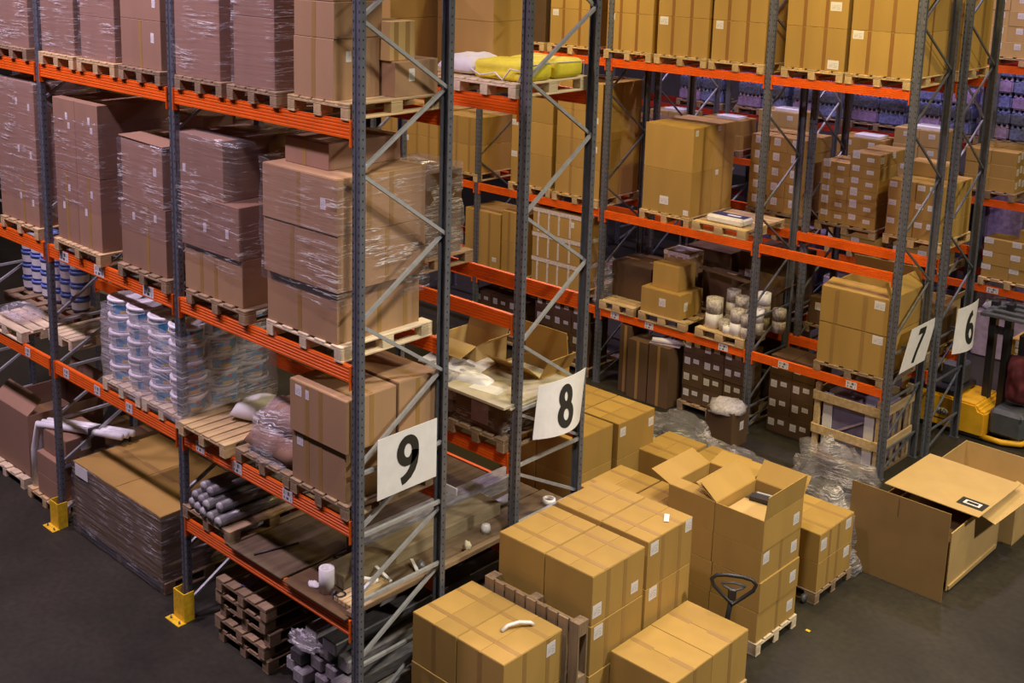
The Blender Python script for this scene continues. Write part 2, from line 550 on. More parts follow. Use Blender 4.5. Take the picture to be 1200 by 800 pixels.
def pillow(label, cx, cy, z, w, d, h, mat, cat='bag', name='sack', rz=0.0, seed=0, dent=0.25, group=None, sub=14):
    """soft sack lying flat"""
    bm = bmesh.new()
    n = sub
    grid = {}
    for s in (0, 1):
        for i in range(n + 1):
            for j in range(n + 1):
                u, v = i / n * 2 - 1, j / n * 2 - 1
                edge = max(0.0, (1 - abs(u) ** 3.5)) ** 0.5 * max(0.0, (1 - abs(v) ** 3.5)) ** 0.5
                nn = mnoise.noise(Vector((u * 2.2 + seed, v * 2.2, s * 3.0)))
                zz = h * (0.30 + (0.70 * edge * (1 + dent * nn) if s else -0.30 * edge))
                if (i in (0, n) or j in (0, n)) and s: 
                    grid[(s, i, j)] = grid[(0, i, j)]
                    continue
                grid[(s, i, j)] = bm.verts.new((u * w / 2 * (1 - 0.05 * abs(v) ** 2), v * d / 2 * (1 - 0.05 * abs(u) ** 2), zz))
    for i in range(n):
        for j in range(n):
            for s in (0, 1):
                q = [grid[(s, i, j)], grid[(s, i + 1, j)], grid[(s, i + 1, j + 1)], grid[(s, i, j + 1)]]
                try: bm.faces.new(q if s else q[::-1])
                except ValueError: pass
    me = mesh_from(bm, 'sack', True)
    mn = min(v.co.z for v in me.vertices)
    o = link(name, me, mat, None, (cx, cy, z - mn), (0, 0, rz))
    return tag(o, label, cat, group)


def board(label, x1, y0, z, w, d, h, mat, cat='board', name='board', rot=(0, 0, 0), group=None, bev=0.003):
    o = link(name, box_mesh(w, d, h, bev), mat, None, (x1 - w / 2, y0 + d / 2, z), rot)
    return tag(o, label, cat, group)


# ------------------------------------------------------------------ setting
bm = bmesh.new(); bm_box(bm, -30, 22, -22, 32, -0.2, 0)
fl = link('floor', mesh_from(bm, 'floor'), FLOOR); fl['kind'] = 'structure'; fl['label'] = 'dark grey polished concrete warehouse floor'
bm = bmesh.new(); bm_box(bm, -30, 22, 26, 26.3, 0, 11)
wl = link('wall_back', mesh_from(bm, 'wall'), WALLM); wl['kind'] = 'structure'; wl['label'] = 'grey warehouse wall far behind the racks'

# ------------------------------------------------------------------ racks
PW, PD = 0.10, 0.062


def post_mesh(h):
    key = ('post', round(h, 2))
    if key in _cache: return _cache[key]
    # channel profile: wide front (x), side flange toward +x, groove in the front
    prof = [(-PW / 2, 0), (-0.022, 0), (-0.014, 0.010), (0.014, 0.010), (0.022, 0), (PW / 2, 0), (PW / 2, PD), (PW / 2 - 0.012, PD), (PW / 2 - 0.012, 0.016), (-PW / 2 + 0.012, 0.016), (-PW / 2 + 0.012, PD), (-PW / 2, PD)]
    bm = bmesh.new()
    A = [bm.verts.new((x, y, 0)) for x, y in prof]
    B = [bm.verts.new((x, y, h)) for x, y in prof]
    n = len(prof)
    for i in range(n): bm.faces.new((A[i], A[(i + 1) % n], B[(i + 1) % n], B[i]))
    bm.faces.new(B); bm.faces.new(A[::-1])
    _cache[key] = mesh_from(bm, 'post')
    return _cache[key]


def holes_mesh(h, pitch=0.075):
    """rows of punched slots, thin dark plates lying on the post"""
    key = ('holes', round(h, 2), pitch)
    if key in _cache: return _cache[key]
    bm = bmesh.new()
    z = 0.25
    while z < h - 0.1:
        bm_box(bm, PW / 2 - 0.001, PW / 2 + 0.0008, PD * 0.40, PD * 0.62, z, z + 0.016)
        for sx in (-0.036, 0.036):
            bm_box(bm, sx - 0.006, sx + 0.006, -0.0008, 0.001, z, z + 0.022)
        z += pitch
    _cache[key] = mesh_from(bm, 'slots')
    return _cache[key]


def beam_mesh(length, h, ridged=True):
    key = ('beam', round(length, 3), h, ridged)
    if key in _cache: return _cache[key]
    prof = []
    dpt = 0.045
    if ridged:
        n = 5
        s = h / n
        prof.append((0.0, 0.0))
        for i in range(n):
            z0 = i * s
            prof += [(0.0, z0 + s * 0.62), (0.005, z0 + s * 0.74), (0.005, z0 + s * 0.90), (0.0, z0 + s)]
    else:
        prof += [(0.0, 0.0), (0.0, h * 0.45), (0.006, h * 0.5), (0.006, h * 0.78), (0.0, h * 0.84), (0.0, h)]
    prof += [(dpt, h), (dpt, 0.0)]
    bm = bmesh.new()
    A = [bm.verts.new((-length / 2, y, z - h)) for y, z in prof]
    B = [bm.verts.new((length / 2, y, z - h)) for y, z in prof]
    n = len(prof)
    for i in range(n): bm.faces.new((A[i], B[i], B[(i + 1) % n], A[(i + 1) % n]))
    bm.faces.new(A); bm.faces.new(B[::-1])
    bmesh.ops.recalc_face_normals(bm, faces=bm.faces)
    _cache[key] = mesh_from(bm, 'beam')
    return _cache[key]


def rack(label, y0, depth, posts, levels, height=8.0, first_front=True, group=None, beam_h=0.15, labels=None, rear_mat=None, holes=True, detail=True, brace_nodes=None, front_mat=None):
    """posts: right-edge x of each frame; levels: list per bay of beam-top heights"""
    o = empty('pallet_rack', (posts[0], y0, 0))
    tag(o, label, 'pallet rack', group)
    X0 = posts[0]

    def part(nm, me, mat, loc, rot=(0, 0, 0), parent=None):
        return link(nm, me, mat, parent or o, loc, rot)
    pm = post_mesh(height)
    for x in posts:
        cx = x - PW / 2 - X0
        for rear in (False, True):
            if rear:
                p = part('upright_post', pm, STEEL, (cx, depth, 0), (0, 0, 0))
                p.scale = (1, -1, 1)
            else:
                p = part('upright_post', pm, STEEL, (cx, 0, 0))
            if holes:
                hm = holes_mesh(height)
                link('slot_row', hm, HOLE, p)['kind'] = 'stuff'
            bp = link('base_plate', box_mesh(0.14, 0.075, 0.012, 0), STEELD, p, (0, 0.03, 0))
        nodes = brace_nodes or BR9
        for k, (za, sa, zb, sb) in enumerate(nodes):
            ya = PD * 0.6 if sa == 'F' else depth - PD * 0.6
            yb = PD * 0.6 if sb == 'F' else depth - PD * 0.6
            key = ('brace', round(ya, 3), za, round(yb, 3), zb, detail)
            if key not in _cache:
                _cache[key] = bar_mesh((0, ya, za), (0, yb, zb), 0.022 if detail else 0.017, square=True)
            part('brace', _cache[key], STEELL if detail else STEEL, (cx + (0.014 if k % 2 else -0.014), 0, 0))
    for b in range(len(posts) - 1):
        xr, xl = posts[b] - PW, posts[b + 1]
        ln = xr - xl
        for li, z in enumerate(levels[b]):
            if z is None: continue
            hb = beam_h if li == 0 or beam_h < 0.14 else beam_h
            for rear in (False, True):
                y = depth - 0.03 if rear else -0.008
                bmsh = beam_mesh(ln - 0.012, hb)
                q = part('beam', bmsh, (rear_mat or ORANGE) if rear else (front_mat or ORANGE), ((xr + xl) / 2 - X0, y, z))
                if rear: q.rotation_euler = (0, 0, 0)
                for s in (-1, 1):
                    link('end_connector', box_mesh(0.012, 0.062, hb + 0.075, 0.002), (rear_mat or ORANGE) if rear else (front_mat or ORANGE), q, (s * (ln / 2 - 0.012), 0.018, -hb - 0.07))
                if not rear and labels:
                    for (bb, ll, u, lw, lh) in labels:
                        if bb == b and ll == li:
                            sticker(q, 'location_label', 'f', -ln / 2 + u * ln, -hb / 2 - lh / 2, lw, lh, (ln, 0.0, hb), RACKLABEL)
    return o


BR9 = [(6.65, 'F', 7.3, 'R'), (6.65, 'F', 6.0, 'R'), (6.0, 'R', 5.36, 'F'), (5.36, 'F', 4.67, 'R'), (4.67, 'R', 4.03, 'F'), (4.03, 'F', 3.36, 'R'), (3.36, 'R', 2.70, 'F'),
       (2.65, 'F', 2.65, 'R'), (2.62, 'R', 2.09, 'F'), (2.05, 'F', 2.05, 'R'), (1.97, 'R', 1.45, 'F'), (1.41, 'F', 1.41, 'R'), (1.36, 'R', 0.80, 'F'), (0.76, 'F', 0.76, 'R'), (0.72, 'R', 0.15, 'F')]
FL = {'F': 'R', 'R': 'F'}
BR8 = [(a, FL[s], b, FL[t]) for a, s, b, t in BR9]
BR7 = [(6.95, 'R', 6.25, 'F'), (6.25, 'F', 5.6, 'R'), (5.57, 'R', 4.88, 'F'), (4.85, 'F', 4.11, 'R'), (4.08, 'R', 3.40, 'F'), (3.34, 'F', 2.64, 'R'), (2.60, 'R', 1.95, 'F'),
       (1.80, 'F', 1.80, 'R'), (1.75, 'R', 1.23, 'F'), (1.14, 'F', 1.14, 'R'), (1.08, 'R', 0.46, 'F'), (0.40, 'F', 0.40, 'R'), (0.36, 'R', 0.06, 'F')]

ZT, ZM, ZL, ZB = 5.80, 3.645, 2.18, 1.205
BAY = 2.8
lab9 = []
for u in (0.12, 0.42, 0.80): lab9.append((1, 1, u + 0.02, 0.21, 0.12))
for u in (0.11, 0.38, 0.64): lab9.append((1, 2, u * 1.0, 0.13, 0.115))
for u in (0.12, 0.36, 0.66): lab9.append((0, 2, u, 0.15, 0.115))
for u in (0.06, 0.40, 0.78): lab9.append((2, 2, u, 0.13, 0.115))
R9 = rack('grey pallet rack with bright orange beams carrying the 9 sign', 0.0, 1.10, [0.0, -BAY, -2 * BAY, -3 * BAY],
          [[ZT, ZM, ZL, ZB], [ZT, ZM, ZL], [ZT, ZM, ZL]], labels=lab9)
R8 = rack('grey pallet rack with orange beams carrying the curled 8 sign', 2.108, 1.085, [0.0, -BAY, -2 * BAY, -3 * BAY],
          [[ZT, ZM, ZL, ZB], [ZT, ZM, ZL], [ZT, ZM, ZL]], brace_nodes=BR8)
X7 = 0.85
P7 = [X7, X7 - 2.11, X7 - 2.11 - BAY, X7 - 2.11 - 2 * BAY, X7 - 2.11 - 3 * BAY]
Z7T, Z7M, Z7L = 5.41, 2.95, 1.305
lab7 = [(1, 2, 0.11, 0.16, 0.10), (1, 2, 0.36, 0.16, 0.10), (1, 2, 0.86, 0.16, 0.10), (0, 2, 0.26, 0.16, 0.10), (0, 2, 0.78, 0.16, 0.10)]
R7 = rack('long pallet rack across the aisle carrying the 7 sign', 8.826, 1.11, P7, [[Z7T, Z7M, Z7L]] * 4, brace_nodes=BR7, beam_h=0.125, labels=lab7, height=7.6, detail=False)
R6 = rack('pallet rack back to back behind the 7 rack, carrying the 6 sign', 9.985, 1.10, [x_ + 0.13 for x_ in P7], [[Z7T, Z7M, Z7L]] * 4, brace_nodes=BR7, beam_h=0.125, height=7.6, detail=False)
Y5 = 14.9
P5 = [1.9, -0.9, -3.7, -6.5, -9.3]
R5 = rack('far pallet rack with red and orange beams behind the yellow truck', Y5, 1.1, P5, [[5.22, 2.88, 1.33]] * 4, beam_h=0.13, height=7.4, rear_mat=REDPAINT, holes=False,
          labels=[(0, 2, 0.30, 0.2, 0.1), (0, 2, 0.86, 0.2, 0.1)], brace_nodes=BR7)
R4 = rack('rearmost pallet rack with dark red beams against the far wall', 16.4, 1.1, P5, [[5.60, 3.55, 1.60]] * 4, beam_h=0.13, height=7.4, front_mat=REDPAINT, rear_mat=REDPAINT, holes=False, brace_nodes=BR7)


def guard(label, x, y):
    o = empty('post_guard', (x, y, 0))
    tag(o, label, 'post guard')
    link('guard_plate', box_mesh(0.20, 0.012, 0.34, 0.002), YELLOW, o, (0, -0.06, 0))
    for s in (-1, 1): link('guard_wing', box_mesh(0.012, 0.13, 0.34, 0.002), YELLOW, o, (s * 0.098, 0.0, 0))
    link('foot_plate', box_mesh(0.26, 0.10, 0.01, 0.002), YELLOW, o, (-0.01, -0.105, 0))
    for s in (-1, 1): link('anchor_bolt', bar_mesh((0, 0, 0), (0, 0, 0.03), 0.012, 6), STEEL, o, (s * 0.08, -0.115, 0.008))


guard('yellow steel post guard under the middle upright of the 9 rack', -BAY - 0.05, -0.02)
guard('yellow steel post guard at the upright left of the wrapped floor load', -2 * BAY - 0.05, -0.02)


# ------------------------------------------------------------------ signs with big digits
def digit_paths(ch):
    """centre lines of the bold digits, one unit tall"""
    def arc(cx, cy, rx, ry, a0, a1, n):
        return [(cx + rx * math.cos(a0 + (a1 - a0) * i / n), cy + ry * math.sin(a0 + (a1 - a0) * i / n)) for i in range(n + 1)]
    nine = arc(0.0, 0.185, 0.20, 0.235, 0.0, 2 * math.pi, 36) + [(0.205, 0.10), (0.20, 0.0), (0.175, -0.12), (0.12, -0.24), (0.03, -0.34), (-0.09, -0.405), (-0.17, -0.425)]
    if ch == '9': return [nine]
    if ch == '6': return [[(-x, -y) for x, y in nine]]
    if ch == '8': return [arc(0.0, 0.22, 0.155, 0.20, -math.pi / 2, 1.5 * math.pi, 36) + arc(0.0, -0.205, 0.195, 0.225, math.pi / 2, -1.5 * math.pi, 36)]
    if ch == '7': return [[(-0.24, 0.42), (0.0, 0.42), (0.19, 0.42), (0.17, 0.33), (0.03, 0.02), (-0.05, -0.22), (-0.09, -0.48)]]
    if ch == '4': return [[(0.10, -0.48), (0.10, 0.46), (-0.22, -0.18), (0.26, -0.18)]]
    return [arc(0.0, 0.0, 0.21, 0.42, 0.0, 2 * math.pi, 36)]


def digit_mesh(text, size, bend=None, half=0.098, sx=1.0, pitch=0.62):
    bm = bmesh.new()
    off0 = -(len(text) - 1) * pitch / 2
    for k, ch in enumerate(text):
        for path in digit_paths(ch):
            L_, R_ = [], []
            n = len(path)
            for i, (x, y) in enumerate(path):
                x0, y0 = path[max(i - 1, 0)]; x1, y1 = path[min(i + 1, n - 1)]
                dx, dy = x1 - x0, y1 - y0
                ln = math.hypot(dx, dy) or 1.0
                nx, ny = -dy / ln * half, dx / ln * half * 0.92
                for lst, s in ((L_, 1), (R_, -1)):
                    u, v = (x + off0 + k * pitch + nx * s) * size * sx, (y + ny * s) * size
                    lst.append(bm.verts.new(bend(u, v, 0.0035) if bend else Vector((0.0035, u, v))))
            for i in range(n - 1): bm.faces.new((R_[i], R_[i + 1], L_[i + 1], L_[i]))
    bmesh.ops.recalc_face_normals(bm, faces=bm.faces)
    return mesh_from(bm, 'digit')


def sign(label, ch, x, yc, zc, w, h, curl=0.0, lean=0.0, rz=0.0, dsize=0.5, shear=0.0, mat=None, sx=1.0, clip=0.0, clipz=-0.02):
    def bend(u, v, off):
        t = u / w
        cx = curl * (4 * t * t - 1) * (0.5 + 0.9 * (0.5 - v / h)) - lean * (v / h + 0.5) * -1
        return Vector((cx + off, u + shear * v, v))
    o = empty('aisle_sign', (x, yc, zc), rz)
    tag(o, label, 'sign')
    bm = bmesh.new()
    n = 14
    vs = [[bm.verts.new(bend(-w / 2 + w * i / n, -h / 2 + h * j / n, 0)) for j in range(n + 1)] for i in range(n + 1)]
    vb = [[bm.verts.new(bend(-w / 2 + w * i / n, -h / 2 + h * j / n, -0.004)) for j in range(n + 1)] for i in range(n + 1)]
    for i in range(n):
        for j in range(n):
            bm.faces.new((vs[i][j], vs[i + 1][j], vs[i + 1][j + 1], vs[i][j + 1]))
            bm.faces.new((vb[i][j], vb[i][j + 1], vb[i + 1][j + 1], vb[i + 1][j]))
    for i in range(n):
        bm.faces.new((vs[i][0], vb[i][0], vb[i + 1][0], vs[i + 1][0])); bm.faces.new((vs[i][n], vs[i + 1][n], vb[i + 1][n], vb[i][n]))
        bm.faces.new((vs[0][i], vs[0][i + 1], vb[0][i + 1], vb[0][i])); bm.faces.new((vs[n][i], vb[n][i], vb[n][i + 1], vs[n][i + 1]))
    link('panel', mesh_from(bm, 'panel'), mat or SIGNW, o)
    for s_ in (-0.3, 0.3): link('mounting_clip', box_mesh(0.13 + abs(x) * 0, 0.03, 0.04, 0.002), STEEL, o, (-0.068 + clip, s_ * w, clipz))
    link('digit', digit_mesh(ch, dsize, bend, sx=sx), INK, o)
    return o


sign('white square board with a bold black 9 on the nearest rack end', '9', 0.035, 0.555, 2.66, 0.74, 0.58, dsize=0.46)
sign('curled white sheet with a black 8 on the second rack end', '8', 0.06, 2.69, 2.61, 0.76, 0.56, curl=-0.09, dsize=0.43, shear=0.12)
SIGN7 = sign('slanting grey-white sheet with a black 7 on the far rack end', '7', 0.90, 9.50, 1.82, 0.80, 0.57, lean=0.0, dsize=0.46, shear=0.50)
sign('curled white sheet with a black 6 on the far rack end', '6', 1.06, 10.70, 1.86, 0.74, 0.66, curl=-0.07, dsize=0.47, shear=0.1)


# ================================================================== rack 9, top level
ZT1 = ZT + 0.144
WP = 'stack on the top level of the 9 rack'
pallet('dim pallet at the far left end of the top level', -6.72, -0.04, ZT, mat=WOODG)
carton('brown film-wrapped carton at the left edge of the top level', -6.78, 0.0, ZT1, 0.74, 0.8, 1.1, CARDR)
pallet('worn pallet left of the first upright on the top level', -5.84, -0.04, ZT, mat=WOODG)
carton('tall plum-brown wrapped carton left of the first upright, top level', -5.88, 0.02, ZT1, 0.80, 0.8, 1.15, CARDR)
wrap('clear film around the tall carton left of the first upright, top level', -5.88, 0.02, ZT1 - 0.05, 0.80, 0.8, 1.18)
pallet('pale pallet just right of the first upright on the top level', -4.74, -0.04, ZT)
carton('plum-brown wrapped carton just right of the first upright, top level', -4.80, 0.02, ZT1, 0.76, 0.8, 1.15, CARDR)
wrap('film around the carton just right of the first upright, top level', -4.80, 0.02, ZT1 - 0.05, 0.76, 0.8, 1.18)
pallet('pallet under the heavily creased wrapped carton, top level', -3.86, -0.04, ZT)
carton('lower brown carton of the heavily creased wrapped load, top level', -3.93, 0.02, ZT1, 0.72, 0.8, 0.46, CARDR)
carton('upper brown carton of the heavily creased wrapped load, top level', -3.93, 0.02, ZT1 + 0.462, 0.72, 0.8, 0.66, CARDR)
wrap('heavily creased film with bright streaks in the first full bay, top level', -3.93, 0.02, ZT1 - 0.05, 0.72, 0.8, 1.2, amp=0.02)
pallet('dark pallet left of the second upright on the top level', -2.98, -0.04, ZT, mat=WOODG)
carton('bare carton with one tape band left of the second upright, lower one', -3.04, 0.02, ZT1, 0.76, 0.8, 0.49, CARDR, tapes=(0.5,), labels=(('f', 0.80, 0.55, 0.06, 0.10),))
carton('bare carton left of the second upright on the top level, upper one', -3.04, 0.02, ZT1 + 0.492, 0.76, 0.8, 0.60, CARDR, labels=(('f', 0.85, 0.22, 0.06, 0.10),))
pallet('brown pallet right of the second upright on the top level', -1.92, -0.04, ZT, mat=WOODG)
carton('large film-wrapped carton right of the second upright on the top level', -1.99, 0.0, ZT1, 0.76, 0.8, 1.2, CARDR)
wrap('shiny film around the large carton right of the second upright, top level', -1.99, 0.0, ZT1 - 0.06, 0.76, 0.8, 1.23, amp=0.012)
pallet('pallet under the purple-brown wrapped pair on the top level', -1.08, -0.04, ZT, w=0.76, mat=WOODG)
carton('lower carton of the purple-brown wrapped pair on the top level', -1.15, 0.0, ZT1, 0.62, 0.8, 0.64, CARDR)
carton('upper carton of the purple-brown wrapped pair on the top level', -1.15, 0.0, ZT1 + 0.642, 0.62, 0.8, 0.55, CARDR)
wrap('film wound low around the purple-brown pair on the top level', -1.15, 0.0, ZT1 - 0.06, 0.62, 0.8, 1.22, amp=0.015)
pallet('yellowish pallet at the near end of the top level of the 9 rack', -0.13, -0.02, ZT, w=0.82, d=1.12)
carton('big brown carton at the base of the bare stack beside the 9 rack end post', -0.34, 0.0, ZT1, 0.54, 0.52, 0.52, CARDM, tapes=(0.5,), labels=(('s', 0.32, 0.62, 0.06, 0.09),))
carton('middle carton with a tape band in the bare stack beside the 9 rack end post', -0.33, 0.0, ZT1 + 0.522, 0.54, 0.54, 0.31, CARDM, tapes=(0.5,), top='x')
carton('topmost carton of the bare stack beside the 9 rack end post', -0.34, 0.0, ZT1 + 0.834, 0.54, 0.52, 0.4, CARDM)
carton('low wide carton seen through the end frame, top level of the 9 rack', -0.17, 0.55, ZT1, 0.5, 0.52, 0.31, CARDM, top='y', labels=(('s', 0.38, 0.42, 0.07, 0.11),))
carton('small tape-patched carton on the low wide one, top level of the 9 rack', -0.22, 0.53, ZT1 + 0.312, 0.44, 0.3, 0.34, CARDY, stape=(0.25, 0.7))

# ================================================================== rack 9, middle level
ZM1 = ZM + 0.144
pallet('pallet half out of frame at the left edge of the middle level', -5.80, -0.03, ZM, w=1.0)
for i in range(3):
    carton('%s carton of the sagging wrapped load at the left edge' % ('bottom', 'middle', 'top')[i], -5.84, 0.02, ZM1 + i * 0.582, 1.0, 0.82, 0.58, CARDR, tapes=(0.62,) if i < 1 else (), labels=(('f', 0.55, 0.5, 0.05, 0.08), ('f', 0.86, 0.42, 0.05, 0.08)))
wrap('film pulled over the brown load at the left edge of the middle level', -5.84, 0.02, ZM1 + 0.3, 1.0, 0.82, 1.46, amp=0.015)
pallet('slatted pallet with nine board ends right of the first upright', -4.28, -0.06, ZM, w=1.06, boards=9)
for i in range(2):
    for k in range(2):
        carton('%s carton of the tall wrapped load right of the first upright, %s' % (('left', 'right')[k], ('lower', 'upper')[i]), -4.33 - (1 - k) * 0.505, 0.0, ZM1 + i * 0.83, 0.50, 0.92, 0.825, CARDR, tapes=(0.5,) if i == 0 else (), labels=(('f', 0.62, 0.72, 0.05, 0.08),) + ((('f', 0.35, 0.45, 0.05, 0.08),) if i == 0 else (('f', 0.72, 0.6, 0.05, 0.07),)))
wrap('taut film around the tall load right of the first upright', -4.33, 0.0, ZM1 + 0.45, 1.005, 0.92, 1.0, FILML)
pallet('dark tilted-looking pallet left of the second upright, middle level', -2.95, -0.06, ZM, w=0.96, mat=WOODG)
carton('leaning wrapped carton left of the second upright, lower one', -3.02, 0.0, ZM1, 0.88, 0.5, 0.72, CARDR, tapes=(0.6,), labels=(('f', 0.30, 0.72, 0.05, 0.08), ('f', 0.78, 0.78, 0.05, 0.08)))
carton('narrower wrapped carton left of the second upright, upper one', -3.05, 0.0, ZM1 + 0.722, 0.80, 0.5, 0.66, CARDR, labels=(('f', 0.82, 0.5, 0.06, 0.09),))
carton('lone carton rising behind the leaning wrapped pair, middle level', -3.12, 0.55, ZM1, 0.66, 0.42, 1.62, CARDR)
board('sagging loose cardboard lid on the leaning wrapped pair', -3.02, -0.01, ZM1 + 1.384, 0.86, 0.52, 0.014, CARDR, cat='cardboard', name='loose_cardboard', rot=(0.0, 0.03, 0))
wrap('film drawn to a point on the leaning pair left of the second upright', -3.02, 0.0, ZM1 + 0.40, 0.88, 0.5, 0.97, amp=0.02)
pallet('pallet under the step-stacked wrapped load right of the second upright', -1.60, -0.05, ZM, w=1.0, mat=WOODG)
for i, (ww, hh) in enumerate(((0.98, 0.47), (0.98, 0.52))):
    carton('%s carton of the wrapped load right of the second upright, middle level' % ('base', 'second')[i], -1.68 - i * 0.0, -0.01 if i == 0 else -0.04, ZM1 + (0, 0.472)[i], ww, 0.9, hh, CARDM if i == 0 else CARDR, tapes=(0.30, 0.55) if i == 0 else (), labels=(() if i == 0 else (('f', 0.42, 0.36, 0.05, 0.09), ('f', 0.80, 0.36, 0.05, 0.09))))
carton('topmost carton of the wrapped load right of the second upright', -1.95, -0.02, ZM1 + 0.994, 0.74, 0.8, 0.60, CARDR, labels=(('f', 0.10, 0.35, 0.05, 0.08),))
carton('brown carton rising behind the wrapped load right of the second upright', -1.45, 0.5, ZM1 + 0.994, 0.48, 0.42, 0.52, CARD)
wrap('film with a bright sagging edge right of the second upright', -1.68, -0.05, ZM1 + 0.36, 0.98, 0.92, 1.25, amp=0.02, slant=-0.1)
pallet('pale new pallet under the big wrapped stack at the 9 rack end', -0.22, -0.02, ZM, w=1.08, d=1.12, mat=WOODP)
carton('bottom carton of the big wrapped stack at the 9 rack end', -0.30, 0.0, ZM1, 1.0, 1.0, 0.49, CARDM, tapes=(0.48,), stape=(0.5, 0.82))
carton('second carton of the big wrapped stack at the 9 rack end', -0.23, -0.05, ZM1 + 0.492, 1.05, 1.05, 0.51, CARDM, tapes=(0.4,), stape=(0.55,))
carton('third carton of the big wrapped stack at the 9 rack end', -0.225, -0.06, ZM1 + 1.004, 1.05, 1.05, 0.50, CARDM, tapes=(0.5,), stape=(0.35, 0.6), top='x', labels=(('f', 0.82, 0.42, 0.07, 0.10),))
carton('small wrapped carton on top of the big wrapped stack', -0.55, 0.12, ZM1 + 1.506, 0.62, 0.86, 0.24, CARDR, tapes=(0.45,), top='x')
wrap('glossy film full of bright creases around the big stack at the 9 rack end', -0.22, -0.06, ZM1 + 0.38, 1.06, 1.06, 1.13, amp=0.016, nz=18, top=False, slant=-0.08)

# ================================================================== rack 9, lower level
ZL1 = ZL + 0.144
# paint pails
pail_body = lathe([(0.0, 0.0), (0.160, 0.0), (0.172, 0.012), (0.186, 0.185), (0.186, 0.19)], 24, 'pail', cap=False)
pail_lid = lathe([(0.0, 0.184), (0.197, 0.184), (0.200, 0.190), (0.200, 0.212), (0.194, 0.218), (0.165, 0.218), (0.160, 0.210), (0.06, 0.210), (0.055, 0.214), (0.0, 0.214)], 24, 'pail_lid', cap=False)


def arc_label(a0, a1, z0, z1, r0, r1, n=8):
    bm = bmesh.new()
    A, B = [], []
    for i in range(n + 1):
        a = a0 + (a1 - a0) * i / n
        A.append(bm.verts.new((r0 * math.cos(a), r0 * math.sin(a), z0)))
        B.append(bm.verts.new((r1 * math.cos(a), r1 * math.sin(a), z1)))
    for i in range(n): bm.faces.new((A[i], A[i + 1], B[i + 1], B[i]))
    return mesh_from(bm, 'arc', True)


def rr(z): return 0.172 + 0.014 * (z - 0.012) / 0.173 + 0.0012


pail_blue = arc_label(-0.95, 0.85, 0.03, 0.165, rr(0.03), rr(0.165), 12)
pail_yel = arc_label(-0.45, 0.35, 0.035, 0.075, rr(0.035) + .001, rr(0.075) + .001)
pail_red = arc_label(-0.12, 0.10, 0.115, 0.155, rr(0.115) + .001, rr(0.155) + .001, 3)
pail_white = arc_label(-0.62, -0.12, 0.09, 0.165, rr(0.03) + .0008, rr(0.165) + .0008)
for me_, mt_ in ((pail_body, WHITE), (pail_lid, WHITE), (pail_blue, BLUE), (pail_yel, OCHRE), (pail_red, REDL), (pail_white, PAPER)): me_.materials.append(mt_)
pail_handle = tube_path([(0.19 * math.cos(a), 0.19 * math.sin(a) * 1.03, 0.165 - 0.03 * math.sin((a + 2.6) / 2.2 * math.pi)) for a in [(-2.6 + 2.2 * i / 10) for i in range(11)]], 0.003, 5, name='pail_handle')
pail_handle.materials.append(WHITE)


def pail(label, x, y, z, rz, group):
    o = empty('paint_pail', (x, y, z), rz)
    tag(o, label, 'pail', group)
    o.scale = (1, 1, 0.875)
    b_ = link('body', pail_body, None, o)
    link('label', pail_blue, None, b_); link('label_panel', pail_white, None, b_); link('label_panel', pail_yel, None, b_); link('label_badge', pail_red, None, b_)
    link('lid', pail_lid, None, o); link('handle', pail_handle, None, o)
    return o


rows = ('bottom', 'second', 'third', 'fourth', 'top')
for c in range(4):
    for r_ in range(3):
        for k in range(5):
            if not (r_ == 0 or c == 3 or k == 4): continue
            if c == 0 and k == 4 and r_ > 1: continue
            x = -2.98 - (3 - c) * 0.405 - (0.03 if c < 2 else 0)
            y = 0.20 + r_ * 0.405
            side = ('%s column of the front row' % ('leftmost', 'second', 'third', 'rightmost')[c]) if r_ == 0 else ('right-hand column, %s place from the front' % ('first', 'second', 'third')[r_] if c == 3 else '%s place, %s column' % (('', 'middle', 'rear')[r_], ('leftmost', 'second', 'third', 'rightmost')[c]))
            pail('white paint pail with a blue label, %s layer, %s' % (rows[k], side), x, y, ZL1 + k * 0.193, random.uniform(-0.25, 0.25) - (0.25 if c < 3 else 0.1), 'wrapped paint pails on the lower level')
pallet('pallet under the left half of the white pails', -3.62, -0.02, ZL, mat=WOODP)
pallet('pallet under the right half of the white pails', -2.80 - 0.02 + 0.0, -0.02, ZL, w=0.76, mat=WOODP)
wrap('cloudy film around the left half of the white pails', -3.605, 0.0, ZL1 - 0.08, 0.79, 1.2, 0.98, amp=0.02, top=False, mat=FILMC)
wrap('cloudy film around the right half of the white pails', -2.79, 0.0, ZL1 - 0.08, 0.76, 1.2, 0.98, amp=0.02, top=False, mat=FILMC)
board('brown cardboard sheet over the rear pails', -2.86, 0.62, ZL1 + 0.967, 1.15, 0.52, 0.012, CARDR, cat='cardboard', name='cardboard_sheet')
board('white paper sheets on the cardboard over the rear pails', -3.25, 0.66, ZL1 + 0.98, 0.5, 0.36, 0.004, PAPER, cat='paper', name='paper_sheets', rot=(0, 0, 0.25))
